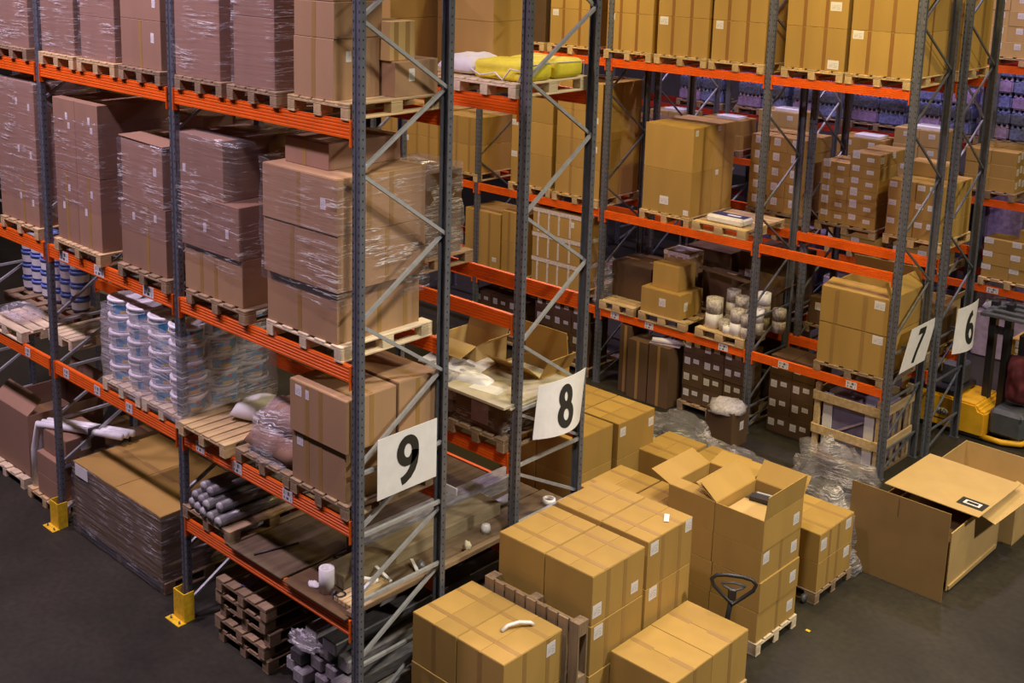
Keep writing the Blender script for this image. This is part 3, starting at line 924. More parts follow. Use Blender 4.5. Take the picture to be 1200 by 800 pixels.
# blue pails far left
bl_me = lathe([(0.0, 0.0), (0.115, 0.0), (0.128, 0.15), (0.134, 0.15), (0.134, 0.18), (0.0, 0.18)], 18, 'blue_pail', cap=False)
bl_me.materials.append(BLUED)
bl_band = lathe([(0.1185, 0.03), (0.1275, 0.13)], 18, 'band', cap=False)
bl_band.materials.append(WHITE)
for c in range(6):
    for k in range(5):
        o = empty('paint_pail', (-8.15 + c * 0.275, 1.0, ZL1 + k * 0.186), random.uniform(0, 6))
        tag(o, 'small blue pail at the left edge, %s layer, %s column from the left' % (rows[k], ('first', 'second', 'third', 'fourth', 'fifth', 'sixth')[c]), 'pail', 'blue pails at the left edge')
        link('body', bl_me, None, o); link('label_band', bl_band, None, o)
pallet('pallet under the blue pails at the left edge', -6.52, 0.62, ZL, w=1.75, d=0.6, mat=WOODG)
pallet('pallet with a clear bag at the left edge, lower level', -6.42, -0.02, ZL, w=0.98, d=0.62, along='x', mat=WOODP, boards=4)
pillow('glossy clear bag lying on the pallet at the left edge', -7.0, 0.28, ZL1, 0.62, 0.42, 0.17, FILMH, name='plastic_bag', seed=3)
pallet('deep pallet beside the upright in the third bay, lower level', -5.72, 0.30, ZL, w=0.62, d=0.8, mat=WOODP)
# plank pallet, bags
pallet('tan pallet with close boards right of the second upright', -1.93, -0.08, ZL, w=0.84, d=1.15, boards=6)
pallet('pallet under the film-wrapped sacks on the lower level', -0.98, -0.02, ZL, w=0.86, d=1.15, mat=WOODG)
pillow('white sack lying over the close-boarded pallet', -2.20, 0.70, ZL1 + 0.002, 0.80, 0.50, 0.20, PAPER, rz=0.5, seed=1)
pillow('lower brown sack inside crinkled film on the lower level', -1.40, 0.35, ZL1 + 0.0, 0.80, 0.66, 0.26, CARDR, seed=5, dent=0.5)
pillow('upper brown sack inside crinkled film on the lower level', -1.38, 0.42, ZL1 + 0.24, 0.66, 0.56, 0.26, CARDR, seed=8, dent=0.5)
heap('crinkled clear film over the brown sacks on the lower level', -1.42, 0.30, ZL1 - 0.005, 0.40, 0.34, 0.52, FILMH, seed=4, rough=0.22)
board('brown wooden wedge lying on the wrapped sacks', -1.22, 0.62, ZL1 + 0.515, 0.34, 0.07, 0.03, WOODG, cat='wood', name='wooden_wedge', rot=(0, 0.05, 0.2))
# end cartons
pallet('dark pallet under the four cartons behind the 9 sign', -0.13, -0.03, ZL, w=0.82, d=1.12, mat=WOODG)
ends = (('f', 0.16, 0.72, 0.09, 0.10),)
carton('lower left front carton behind the 9 sign post, with corner label', -0.19, 0.0, ZL1, 0.76, 0.58, 0.49, CARDM, tapes=(0.30, 0.55), labels=ends)
carton('upper left front carton behind the 9 sign post, with curling label', -0.14, -0.03, ZL1 + 0.492, 0.80, 0.60, 0.50, CARDM, tapes=(0.32, 0.56), labels=ends + (('f', 0.32, 0.72, 0.05, 0.09),), top='x', stape=(0.5,))
carton('lower rear carton hidden behind the 9 sign', -0.19, 0.60, ZL1, 0.76, 0.46, 0.49, CARDM)
carton('upper rear carton with a lifted taped lid above the 9 sign', -0.12, 0.585, ZL1 + 0.492, 0.80, 0.48, 0.52, CARDM, top='x', stape=(0.5,))

WOODD = plain('dark_old_board', (0.13, 0.09, 0.055), 0.8, var=0.3, scale=4, bump=0.3, bscale=40, rnd=0.15, spec=0.2, stretch=(4, 0.5, 4))
WOODC = plain('dull_cream_timber', (0.27, 0.215, 0.13), 0.8, var=0.25, scale=4, bump=0.3, bscale=30, spec=0.2, stretch=(3, 0.6, 3))
# ================================================================== rack 9, bottom level boards and rolls
ZB1 = ZB + 0.002
board('dark sheet of board lying across the bottom level', -1.10, -0.04, ZB1, 0.86, 3.15, 0.018, WOODD, name='sheet_board')
board('brown offcut board at the front of the bottom level', -0.14, -0.05, ZB1, 0.92, 0.62, 0.018, CARDD, name='sheet_board')
board('long grey plank on the near side of the bottom level', -0.16, 0.60, ZB1, 0.42, 2.65, 0.03, WOODD, name='plank')
board('long brown plank beside the grey one on the bottom level', -0.60, 0.60, ZB1, 0.46, 2.6, 0.026, WOODD, name='plank')
board('narrow golden batten along the edge of the bottom level', -0.105, 0.0, ZB1 + 0.03, 0.07, 3.2, 0.05, WOODG, cat='batten', name='batten')
for i in range(5):
    board('sawn batten in the short bundle at the front edge of the bottom level', -0.16 - i * 0.062, 0.08, ZB1 + 0.022, 0.05, 0.55, 0.045, WOOD, cat='batten', name='batten', rot=(0, 0, 0.06 * (i - 2) * 0.3), group='short battens on the bottom level')
board('thick pale timber running back through the 9 and 8 racks', -0.50, 0.25, ZB1 + 0.032, 0.30, 2.2, 0.14, WOODC, cat='timber', name='timber_beam')
board('long grey wrapped timber behind the pale one', -0.83, 0.75, ZB1 + 0.028, 0.22, 2.4, 0.16, FOAM, cat='timber', name='timber_beam')
board('pale split strip lying crosswise on the bottom level', -0.20, 0.62, ZB1 + 0.11, 0.46, 0.035, 0.02, PAPER, cat='wood', name='wood_strip', rot=(0, 0, -0.25))
board('second pale strip lying beside the first on the bottom level', -0.18, 0.98, ZB1 + 0.06, 0.26, 0.035, 0.02, PAPER, cat='wood', name='wood_strip', rot=(0, 0, -0.5))
pallet('pallet carrying film rolls on the bottom level', -1.97, -0.02, ZB, w=0.86, d=1.15, mat=WOODG)
ROLLF = plain('grey_film_roll', (0.20, 0.19, 0.19), 0.3, var=0.4, scale=16, stretch=(3, 0.5, 3), rnd=0.2)
k = 0
for (cx, cz, y0_) in ((-2.68, 0.06, 0.02), (-2.55, 0.06, 0.0), (-2.42, 0.06, -0.02), (-2.29, 0.06, -0.02), (-2.14, 0.06, -0.03), (-2.62, 0.165, 0.02), (-2.49, 0.165, 0.01), (-2.36, 0.165, -0.02), (-2.22, 0.165, 0.05), (-2.55, 0.27, 0.08), (-2.40, 0.27, 0.06)):
    o = empty('film_roll', (cx, y0_, ZB + 0.144 + cz))
    tag(o, 'long grey film roll in the bundle on the bottom level', 'roll', 'film rolls on the bottom level')
    link('roll', bar_mesh((0, 0, 0), (0, 1.2, 0), 0.058, 12), ROLLF, o)
    link('core_end', bar_mesh((0, -0.02, 0), (0, 0.12, 0), 0.052, 12), FOAM, o)
core = lathe([(0.045, 0.0), (0.075, 0.0), (0.075, 0.24), (0.045, 0.24)], 20, 'core', cap=False)
tag(link('cardboard_core', core, PAPER, None, (-0.62, 0.14, ZB1 + 0.02)), 'white cardboard core standing on the bottom level', 'tube')
tapecore = lathe([(0.038, 0.0), (0.055, 0.0), (0.055, 0.055), (0.038, 0.055)], 20, 'tape', cap=False)
o = empty('tape_dispenser', (-0.42, 0.14, ZB1 + 0.02), 0.5); tag(o, 'black tape dispenser lying on the bottom level', 'tape dispenser')
link('roll', tapecore, BLACK, o, (0, 0, 0.0)); link('handle', bar_mesh((0.05, 0, 0.03), (0.17, 0.03, 0.03), 0.017, 8), BLACK, o); link('blade_guard', box_mesh(0.02, 0.06, 0.07, 0.003), STEELD, o, (-0.06, 0, 0))
heap('scrap of white paper beside the cardboard core', -0.78, 0.12, ZB1 + 0.018, 0.08, 0.05, 0.03, PAPER, cat='paper', name='paper_scrap', seed=2, sub=3)
tag(link('tube', bar_mesh((-0.85, 0.30, ZB1 + 0.05), (-0.35, 0.55, ZB1 + 0.075), 0.022, 10), WHITE), 'thin grey-white tube lying across the bottom level', 'tube')
tag(link('iron_rod', bar_mesh((-1.62, 0.03, ZB1 + 0.026), (-1.50, 0.50, ZB1 + 0.03), 0.010, 8), BLACK), 'black iron rod lying on the dark sheet', 'rod')
tag(link('jar', lathe([(0.0, 0), (0.05, 0), (0.05, 0.07), (0.042, 0.075), (0.042, 0.09), (0.0, 0.09)], 18, 'jar', cap=False), WHITE, None, (-0.34, 2.05, ZB1 + 0.03)), 'small white jar with blue lid on the planks', 'jar')
tag(link('tape_ring', tapecore, WHITE, None, (-0.30, 3.02, ZB1 + 0.03), scale=(1.3, 1.3, 1.2)), 'white tape ring near the 8 rack post', 'tape roll')
tag(link('crumpled_paper', heap('x', -0.20, 1.62, ZB1 + 0.03, 0.05, 0.04, 0.06, CREAM, seed=6, sub=3).data, CREAM, None, (-0.2, 1.62, ZB1 + 0.085)), 'crumpled cream paper scrap on the planks', 'paper')
bpy.data.objects.remove([o_ for o_ in bpy.data.objects if o_.get('label') == 'x'][0])
tag(link('aluminium_tube', bar_mesh((-0.62, 2.15, ZB1 + 0.09), (-0.62, 2.85, ZB1 + 0.09), 0.045, 12), STEELL), 'shiny aluminium tube lying past the 8 rack post', 'tube')
heap('pale rubble of wrapping scraps under the 8 rack pallet', -0.9, 2.45, ZB1 + 0.02, 0.22, 0.14, 0.10, CREAM, cat='scrap', name='wrapping_scraps', seed=11, sub=3)
board('grey-white card with a lump of foam in the 8 rack', -0.90, 2.18, ZB1 + 0.10, 0.34, 0.02, 0.17, SIGNW, cat='card', name='card_sheet')
tag(link('plug_cone', lathe([(0.0, 0.0), (0.07, 0.0), (0.05, 0.05), (0.0, 0.11)], 5, 'cone', cap=False), DARKP, None, (-0.28, 1.05, ZB1 + 0.034)), 'small dark wedge-shaped block on the planks', 'block')

# ground under the first bay: long dark profiles, pallet stack
for i in range(5):
    pallet('%s pallet of the brown stack under the bottom level' % ('lowest', 'second', 'third', 'fourth', 'topmost')[i], -1.42 + (0.02, -0.02, 0.03, -0.01, 0.02)[i], 0.0 + (0.02, 0.0, 0.04, 0.01, 0.0)[i], i * 0.146, w=0.86, d=1.15, mat=WOODG)
board('violet paper slip on the topmost stacked pallet', -1.88, 0.10, 5 * 0.146 + 0.001, 0.12, 0.22, 0.003, PURPLE, cat='paper', name='paper_slip', rot=(0, 0, 0.3))
random.seed(12)
k = 0
for lay, (z0, xs_) in enumerate(((0.15, (-1.12, -0.92, -0.70, -0.48, -0.24)), (0.30, (-1.02, -0.80, -0.58, -0.34)), (0.46, (-0.95, -0.70, -0.42)), (0.62, (-0.82, -0.55)))):
    for xi, xx in enumerate(xs_):
        wq = random.uniform(0.15, 0.21)
        mt_ = random.choice((DARKP, FOAM, FOAM))
        board('long wrapped profile under the 9 rack end, %s layer, %s from the left' % (('bottom', 'second', 'third', 'top')[lay], ('first', 'second', 'third', 'fourth', 'fifth')[xi]), xx + wq / 2, 0.02 + random.uniform(0, 0.15), z0, wq, 3.0, 0.135, mt_, cat='profile', name='profile_bundle', group='profiles piled on the floor', bev=0.012)
for yy in (0.4, 1.6, 2.8):
    board('timber bearer under the pile of dark profiles', -0.10, yy, 0.0, 1.1, 0.12, 0.148, WOODG, cat='timber', name='bearer', group='bearers under the profiles')
heap('crumpled grey film on the ends of the dark profiles', -0.85, 0.06, 0.60, 0.22, 0.10, 0.10, FILMH, seed=9)
tag(link('strap', tube_path([(0.12, 0.75, 0.02), (0.16, 0.82, 0.10), (0.2, 0.72, 0.05), (0.30, 0.80, 0.02), (0.36, 0.74, 0.03)], 0.012, 6), GREEN), 'green plastic strap end beside the foreground cartons', 'strap')

# ================================================================== rack 9, floor of the second bay
pallet('low pallet under the big grey-wrapped load on the floor', -3.36, 0.06, 0.0, w=2.0, d=1.2, mat=WOODG, boards=9)
for k in range(2):
    carton('%s flat carton inside the grey-wrapped floor load' % ('left', 'right')[k], -3.40 - (1 - k) * 0.99, 0.06, 0.146, 0.985, 1.2, 0.80, CARD, top='x')
bmw = wrap('dull grey film around the big floor load between the yellow guards', -3.40, 0.06, 0.03, 1.975, 1.2, 0.93, amp=0.02, top=False, mat=FILMG)
board('white delivery note under the film of the floor load', -4.98, 0.033, 0.80, 0.30, 0.004, 0.15, PAPER, cat='paper', name='delivery_note')
carton('tall dark carton standing behind the grey-wrapped floor load', -2.95, 1.5, 0.0, 0.6, 0.5, 0.95, CARDD)
# third bay floor
pallet('pallet under the small cartons left of the left guard', -5.76, 0.06, 0.0, w=0.9, d=1.2)
carton('lower small carton beside the left upright', -5.90, 0.10, 0.146, 0.52, 0.42, 0.28, CARDR)
carton('middle small carton with a white edge beside the left upright', -5.90, 0.10, 0.428, 0.52, 0.42, 0.28, CARDR, top='x')
carton('upper small carton set back beside the left upright', -5.78, 0.18, 0.71, 0.60, 0.55, 0.30, CARDR, labels=(('s', 0.5, 0.4, 0.14, 0.13),), top='x')
carton('dark labelled carton behind the white tubes on the floor', -5.35, 0.85, 0.146, 0.70, 0.6, 0.86, CARDD, labels=(('s', 0.45, 0.55, 0.18, 0.12),), top='x')
pallet('second pallet in the third bay under the dark labelled carton', -5.0, 0.80, 0.0, w=1.1, d=0.8, mat=WOODG)
o = empty('white_tube_bundle', (-6.05, 0.28, 1.02)); tag(o, 'bent white tubes strapped together on the small cartons', 'tubes')
for q in range(3):
    link('tube', tube_path([(-0.55, -0.13 + q * 0.08, -0.95), (-0.53, -0.13 + q * 0.08, -0.35), (-0.42, -0.12 + q * 0.08, 0.02), (0.1, 0.12 + q * 0.08, 0.05), (0.75, 0.42 + q * 0.08, 0.06)], 0.045, 10), WHITE, o)
link('strap', box_mesh(0.05, 0.30, 0.11, 0.004), GREYP, o, (0.35, 0.33, 0.0))
pallet('pale pallet at the left edge of the picture on the floor', -6.85, 0.10, 0.0, w=1.15, d=1.2, mat=WOODP)
o = empty('open_carton', (-7.35, 0.75, 0.146)); tag(o, 'large open brown carton at the left edge on the floor', 'carton')


def open_carton(o, w, d, h, mat, flaps=(), floor_z=0.02, inner=None):
    """open-topped box made of four thin walls and a base; flaps = (side, length, angle from vertical outwards)"""
    t = 0.012
    inner = inner or mat
    link('base', box_mesh(w, d, t, 0), mat, o, (0, 0, 0))
    link('side_wall', box_mesh(w, t, h, 0.002), mat, o, (0, -d / 2 + t / 2, 0))
    link('side_wall', box_mesh(w, t, h, 0.002), mat, o, (0, d / 2 - t / 2, 0))
    link('end_wall', box_mesh(t, d - 2 * t, h, 0.002), mat, o, (-w / 2 + t / 2, 0, 0))
    link('end_wall', box_mesh(t, d - 2 * t, h, 0.002), mat, o, (w / 2 - t / 2, 0, 0))
    for side, ln, ang in flaps:
        if side == 'f': link('flap', box_mesh(w - 0.01, 0.008, ln, 0.002), mat, o, (0, -d / 2 + 0.004, h), (ang, 0, 0))
        if side == 'b': link('flap', box_mesh(w - 0.01, 0.008, ln, 0.002), mat, o, (0, d / 2 - 0.004, h), (-ang, 0, 0))
        if side == 'r': link('flap', box_mesh(0.008, d - 0.01, ln, 0.002), mat, o, (w / 2 - 0.004, 0, h), (0, ang, 0))
        if side == 'l': link('flap', box_mesh(0.008, d - 0.01, ln, 0.002), mat, o, (-w / 2 + 0.004, 0, h), (0, -ang, 0))


open_carton([o_ for o_ in bpy.data.objects if o_.name.startswith('open_carton')][-1], 1.0, 1.1, 0.86, CARDR, (('f', 0.3, -0.9), ('b', 0.3, 0.3)))
carton('flat brown carton lying inside the large open carton at the left edge', -6.95, 0.40, 0.60, 0.7, 0.7, 0.18, CARDR, top='x')
heap('dark blue film bundle behind the open carton at the left', -6.3, 1.4, 0.0, 0.5, 0.4, 1.05, GREYP, seed=15, cat='film bundle')

# ================================================================== rack 8
pallet('pale pallet with yellow sacks on the top level of the 8 rack', -0.12, 2.07, ZT, w=0.84, d=1.12, mat=WOODP)
o = empty('folded_yellow_tarpaulin', (-0.44, 2.62, ZT1)); tag(o, 'rolled yellow quilted sheet with a white rope on a pale pallet', 'sheet')
def quilt_pack(w, d, h, seed):
    bm = bmesh.new()
    bm_box(bm, -w / 2, w / 2, -d / 2, d / 2, 0, h)
    bmesh.ops.bevel(bm, geom=list(bm.edges), offset=h * 0.42, segments=4, affect='EDGES', profile=0.6)
    bmesh.ops.subdivide_edges(bm, edges=[e for e in bm.edges if e.calc_length() > 0.12], cuts=6, use_grid_fill=True)
    for v in bm.verts:
        n1 = mnoise.noise(v.co * 6 + Vector((seed, 0, 0)))
        v.co.z += 0.012 * n1 * (v.co.z > 0.02) - (0.020 * math.exp(-(v.co.x / 0.03) ** 2) if v.co.z > h * 0.7 else 0)
        if v.co.y < -d * 0.40: v.co.y += 0.025 * math.exp(-((v.co.z - h * 0.5) / (h * 0.10)) ** 2)
    return mesh_from(bm, 'quilt', True)


for q, (yy, dd) in enumerate(((-0.24, 0.46), (0.25, 0.44))):
    link('fold', quilt_pack(0.66, dd, 0.19, q * 5), YBAG, o, (0.0, yy, 0.0))
link('edge_cord', tube_path([(0.31, -0.47, 0.02), (0.32, -0.47, 0.16), (0.325, -0.02, 0.17), (0.33, 0.46, 0.16), (0.32, 0.47, 0.02)], 0.006, 6), PAPER, o)
link('rope', tube_path([(0.30, -0.50, 0.01), (0.33, -0.48, 0.12), (0.2, -0.5, 0.13), (0.12, -0.52, 0.02), (0.0, -0.5, 0.08), (-0.2, -0.5, 0.04), (-0.34, -0.48, 0.09)], 0.008, 6), PAPER, o)
pillow('white woven sack behind the rolled yellow sheet', -1.05, 2.45, ZT1, 0.55, 0.55, 0.20, PAPER, seed=4)
pallet('pallet under the tall yellow-lit cartons, top level of the 8 rack', -0.98, 2.08, ZT, w=0.86, d=1.1)
ZZ = ZT1 + 0.18
carton('lower yellow-lit carton behind the rolled yellow sheet', -1.02, 2.72, ZT1, 0.82, 0.45, 0.50, CARD)
carton('upper yellow-lit carton behind the rolled yellow sheet', -1.02, 2.72, ZT1 + 0.502, 0.82, 0.45, 0.5, CARD)
pallet('pallet with brown cartons further left on the 8 rack top level', -1.9, 2.08, ZT, w=0.86, d=1.1)
for i in range(2):
    carton('%s brown carton seen above the 9 rack end load, on the 8 rack' % ('lower', 'upper')[i], -1.92, 2.1, ZT1 + i * 0.502, 0.82, 0.9, 0.5, CARD, tapes=(0.5,))
# 8 rack middle level
pallet('weathered pallet with a film-wrapped load on the 8 rack middle level', -1.72, 2.12, ZM, w=0.86, d=1.12, mat=WOODG)
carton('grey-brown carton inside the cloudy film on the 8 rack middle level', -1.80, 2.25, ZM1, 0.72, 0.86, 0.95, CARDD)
wrap('cloudy film around the load between the 9 and 8 racks', -1.80, 2.25, ZM1 - 0.03, 0.72, 0.86, 1.06, amp=0.035, mat=FILMH, taper=0.06)
for b, x in enumerate((-3.05, -4.0, -4.95, -6.1)):
    nm = ('first', 'second', 'third', 'fourth')[b]
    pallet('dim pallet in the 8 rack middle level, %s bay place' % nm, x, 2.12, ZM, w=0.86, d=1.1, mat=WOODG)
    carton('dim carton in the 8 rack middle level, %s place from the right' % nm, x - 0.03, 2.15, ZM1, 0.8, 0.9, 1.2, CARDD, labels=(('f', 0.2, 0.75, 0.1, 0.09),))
# 8 rack lower level
pallet('rough brown pallet under the cream board load of the 8 rack', -0.13, 2.05, ZL, w=0.80, d=1.1, mat=WOODG)
carton('film-wrapped carton under the cream board, with a violet note', -0.22, 2.12, ZL1, 0.66, 0.9, 0.34, CARDD)
board('violet delivery note on the film under the cream board', -0.40, 2.105, ZL1 + 0.06, 0.24, 0.005, 0.22, LILAC, cat='paper', name='delivery_note')
wrap('dark glossy film around the carton under the cream board', -0.22, 2.12, ZL1, 0.66, 0.9, 0.34, amp=0.03, mat=FILM)
board('stained cream board with papers lying on the 8 rack load', -0.06, 1.96, ZL1 + 0.37, 0.86, 1.12, 0.03, CREAM, name='cream_board', rot=(0, 0.0, 0))
board('second cream board edge under the first one', -0.05, 2.05, ZL1 + 0.345, 0.80, 1.0, 0.022, CREAM, name='cream_board')
board('white paper with handwriting on the cream board', -0.34, 2.12, ZL1 + 0.401, 0.36, 0.20, 0.002, PAPER, cat='paper', name='paper_sheet', rot=(0, 0, 0.15))
pallet('pallet left of the cream board load on the 8 rack lower level', -1.0, 2.1, ZL, w=0.86, d=1.1, mat=WOODG)
for q in range(3):
    pillow('crumpled grey plastic bundle beside the cream board, %s of three' % ('lowest', 'middle', 'upper')[q], -1.18, 2.35, ZL1 + q * 0.14, 0.6, 0.5, 0.16, FOAM, cat='plastic bundle', name='plastic_bundle', seed=20 + q, dent=0.7)
board('white rigid panel lying on the grey plastic bundles', -0.86, 2.25, ZL1 + 0.43, 0.72, 0.50, 0.02, WHITE, cat='panel', name='panel_sheet', rot=(0.05, 0.04, 0.2))
board('golden cardboard sheet under the white panel', -0.84, 2.27, ZL1 + 0.40, 0.70, 0.50, 0.02, CARDY, cat='cardboard', name='cardboard_sheet', rot=(0.05, 0.04, 0.2))
pillow('grey bubble-wrapped roll in front of the white panel', -0.78, 2.30, ZL1 + 0.3, 0.45, 0.24, 0.16, SIGNW, cat='plastic bundle', name='bubble_wrap_roll', rz=0.3, seed=30)
o = empty('open_carton', (-1.35, 2.85, ZL1)); tag(o, 'golden open carton behind the white panel on the 8 rack', 'carton')
open_carton(o, 0.6, 0.5, 0.62, CARDY, (('f', 0.26, 1.9), ('b', 0.26, 0.4), ('r', 0.22, 1.0)))
o = empty('open_carton', (-0.62, 3.05, ZL1)); tag(o, 'open brown carton with lifted flaps behind the 8 rack post', 'carton')
open_carton(o, 0.62, 0.5, 0.42, CARD, (('f', 0.24, 0.9), ('b', 0.40, -0.15), ('r', 0.24, 0.5)))
for b, x in enumerate((-3.1, -4.3, -5.6)):
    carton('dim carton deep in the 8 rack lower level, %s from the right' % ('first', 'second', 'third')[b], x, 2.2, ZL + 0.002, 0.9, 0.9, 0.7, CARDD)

# ================================================================== foreground cartons
CW, CD, CH = 0.565, 0.80, 0.50
LBS = ('s', 0.82, 0.16, 0.11, 0.11)
LBL = ('s', 0.10, 0.14, 0.12, 0.12)
# stack A (front left)
pallet('pallet under the two-wide stack nearest the 9 rack end', 1.26, 0.55, 0.0, w=1.18, d=0.82, along='x')
for k in range(2):
    for i in range(2):
        carton('%s %s carton of the stack nearest the 9 rack end' % (('lower', 'upper')[i], ('left', 'right')[k]), 1.24 - (1 - k) * 0.575, 0.57 + 0.01 * i, 0.146 + i * 0.502, CW, CD, CH, CARD, top='y' if i else None, tapes=(0.5,), stape=(0.35, 0.75) if k else (), labels=(('s', 0.80, 0.62, 0.12, 0.13),) if (k and i) else ())
tag(link('strip_handle', tube_path([(-0.10, -0.12, 0.0), (-0.09, -0.05, 0.03), (-0.04, 0.05, 0.045), (0.02, 0.14, 0.03), (0.03, 0.17, 0.0)], 0.018, 8), PAPER, None, (0.99, 1.06, 1.156)), 'torn white paper strip on the right carton nearest the 9 rack', 'paper')
# pallet standing on edge
o = pallet('pallet standing on edge between the two foreground stacks', 1.40, 1.42, 0.0, w=1.16, d=1.24, mat=WOODG, boards=9)
o.rotation_euler = (math.pi / 2, 0, 0)
o.location = (0.81, 1.565, 0.622)
# stack M
MX, MY = 1.41, 1.60
pallet('pallet under the tall four-carton block beside the standing pallet', 1.43, MY - 0.02, 0.0, w=1.18, d=0.84, along='x')
for k in range(2):
    for i in range(3):
        carton('%s %s carton in the front row of the tall foreground block' % (('bottom', 'middle', 'top')[i], ('left', 'right')[k]), MX - (1 - k) * 0.578 - 0.006 * i, MY + 0.006 * i - 0.02, 0.146 + i * 0.502, CW, CD, CH, CARD, top='y' if i == 2 else None, tapes=(), stape=(0.30, 0.62) if k else (), labels=((LBS, ('s', 0.10, 0.14, 0.13, 0.13)) if i == 2 else (('s', 0.14, 0.70, 0.13, 0.13),)) if k and i else ())
pallet('pallet under the rear row of the tall foreground block', 1.40, 2.46, 0.0, w=1.18, d=0.80, along='x')
for k in range(2):
    for i in range(3):
        carton('%s %s carton in the rear row of the tall foreground block' % (('bottom', 'middle', 'top')[i], ('left', 'right')[k]), 1.375 - (1 - k) * 0.578, 2.47 + 0.004 * i, 0.146 + i * 0.502, CW, 0.76, CH, CARD, top='y' if i == 2 else None, stape=(0.33, 0.72) if k else (), labels=((('s', 0.14, 0.68, 0.13, 0.13), ('s', 0.90, 0.74, 0.11, 0.13)) if i == 2 else (('s', 0.16, 0.72, 0.13, 0.13),)) if k and i else ())
board('short white tape scrap on the rear right top carton', 1.24, 2.93, 1.658, 0.05, 0.16, 0.002, PAPER, cat='tape', name='tape_scrap', rot=(0, 0, 0.55))
# third row
pallet('pallet of the lower third row behind the tall block', 0.70, 3.74, 0.0, w=1.18, d=0.84, along='x')
for k in range(2):
    for i in range(2):
        carton('%s %s carton of the lower row behind the tall foreground block' % (('lower', 'upper')[i], ('left', 'right')[k]), 0.68 - (1 - k) * 0.585, 3.76, 0.146 + i * 0.502, CW, CD, CH, CARD, top='y' if i else None)
# B
pallet('pallet raised on the hand truck, carrying the two front cartons', 2.15, 1.84, 0.12, w=0.76, d=1.30)
for k in range(2):
    carton('%s carton on the hand truck in the foreground' % ('front', 'rear')[k], 2.13, 1.87 + k * 0.635, 0.268, 0.70, 0.63, 0.53, CARDY if False else CARD, top='x', stape=(0.5,) if k else (0.55,))
# hand pallet truck
o = empty('hand_pallet_truck', (1.80, 3.28, 0.0)); tag(o, 'black hand pallet truck with loop handle under the two front cartons', 'pallet truck')
for s in (-1, 1):
    link('fork', box_mesh(0.15, 1.15, 0.05, 0.006), BLACK, o, (s * 0.2, -0.72, 0.068))
    link('load_roller', bar_mesh((s * 0.2 - 0.05, -1.2, 0.04), (s * 0.2 + 0.05, -1.2, 0.04), 0.04, 12), GREYP, o)
link('pump_body', box_mesh(0.42, 0.12, 0.34, 0.02), BLACK, o, (0, -0.12, 0.08))
link('pump_cylinder', bar_mesh((0, 0.0, 0.12), (0, 0.0, 0.48), 0.045, 14), BLACK, o)
for s in (-1, 1): link('steer_wheel', bar_mesh((s * 0.04, 0.02, 0.09), (s * 0.10, 0.02, 0.09), 0.09, 18), GREYP, o)
link('tiller', tube_path([(0, 0.0, 0.45), (0.0, 0.02, 0.70), (0.02, 0.03, 0.90)], 0.026, 10), BLACK, o)
loop = [(0.0, -0.02, 0.86), (0.09, -0.01, 0.94), (0.19, 0.0, 1.03), (0.215, 0.01, 1.09), (0.17, 0.015, 1.135), (0.08, 0.02, 1.15), (-0.08, 0.02, 1.15), (-0.17, 0.015, 1.135), (-0.215, 0.01, 1.09), (-0.19, 0.0, 1.03), (-0.09, -0.01, 0.94)]
hl = link('handle_loop', tube_path(loop, 0.020, 8, closed=True), BLACK, o, (0.03, 0.04, 0.0), (0, 0, 0.55))
link('grip_lever', tube_path([(0.0, -0.01, 1.00), (0.09, 0.0, 1.04), (0.12, 0.0, 1.065), (0.0, 0.01, 1.08), (-0.12, 0.0, 1.065), (-0.09, 0.0, 1.04)], 0.012, 6, closed=True), GREYP, hl)
link('tiller_head', box_mesh(0.08, 0.05, 0.12, 0.01), BLACK, o, (0.02, 0.04, 0.90), (0, 0, 0.55))
for ch in o.children: pass
o.rotation_euler = (0, 0, 0.0)
# D
pallet('pale pallet under the four-high stack with open flaps', 1.82, 3.885, 0.0, w=1.18, d=0.84, along='x', mat=WOODP)
DW, DD, DH = 0.575, 0.80, 0.342
for k in range(2):
    for i in range(4):
        if i == 3: continue
        carton('%s %s carton under the open-flapped ones' % (('lowest', 'second', 'third')[i], ('left', 'right')[k]), 1.80 - (1 - k) * 0.583 + (0, 0.01, -0.005)[i], 3.90, 0.146 + i * (DH + 0.002), DW, DD, DH, CARD, stape=(0.5,) if k else (), labels=(('s', 0.84, 0.30, 0.12, 0.12),) + ((('s', 0.12, 0.55, 0.12, 0.12),) if i == 2 else ()) if k else ())
zt3 = 0.146 + 3 * (DH + 0.002)
o = empty('open_carton', (1.80 - DW / 2, 4.30, zt3)); tag(o, 'top right open carton with a raised flap and black-striped contents', 'carton')
open_carton(o, DW, DD, DH, CARD, (('r', 0.27, 0.10), ('b', 0.24, 0.7), ('l', 0.25, 0.9)))
link('shipping_label', _cache['sticker'], LABEL, o, (DW / 2 + 0.0004, 0.27, 0.08), (0, 0, math.pi / 2), (0.12, 0.0015, 0.12))
carton('flat inner carton in the top right open carton', 1.78, 3.93, zt3 + 0.014, 0.52, 0.50, 0.22, CARDY)
board('black and silver striped part lying in the open carton', 1.62, 4.42, zt3 + 0.24, 0.30, 0.10, 0.05, BLACK, cat='part', name='striped_part', rot=(0, 0, 0.2))
board('silver bar beside the striped part in the open carton', 1.62, 4.55, zt3 + 0.24, 0.28, 0.03, 0.05, STEELL, cat='part', name='silver_bar', rot=(0, 0, 0.2))
carton('inner packing carton under the striped part', 1.76, 4.44, zt3 + 0.014, 0.50, 0.22, 0.22, CARDD)
o = empty('open_carton', (1.217 - DW / 2, 4.30, zt3)); tag(o, 'top left open carton with slanting flaps beside the tall block', 'carton')
open_carton(o, DW, DD, DH, CARD, (('r', 0.28, -1.05), ('b', 0.26, 1.3), ('l', 0.26, 1.2), ('f', 0.18, -1.5)))
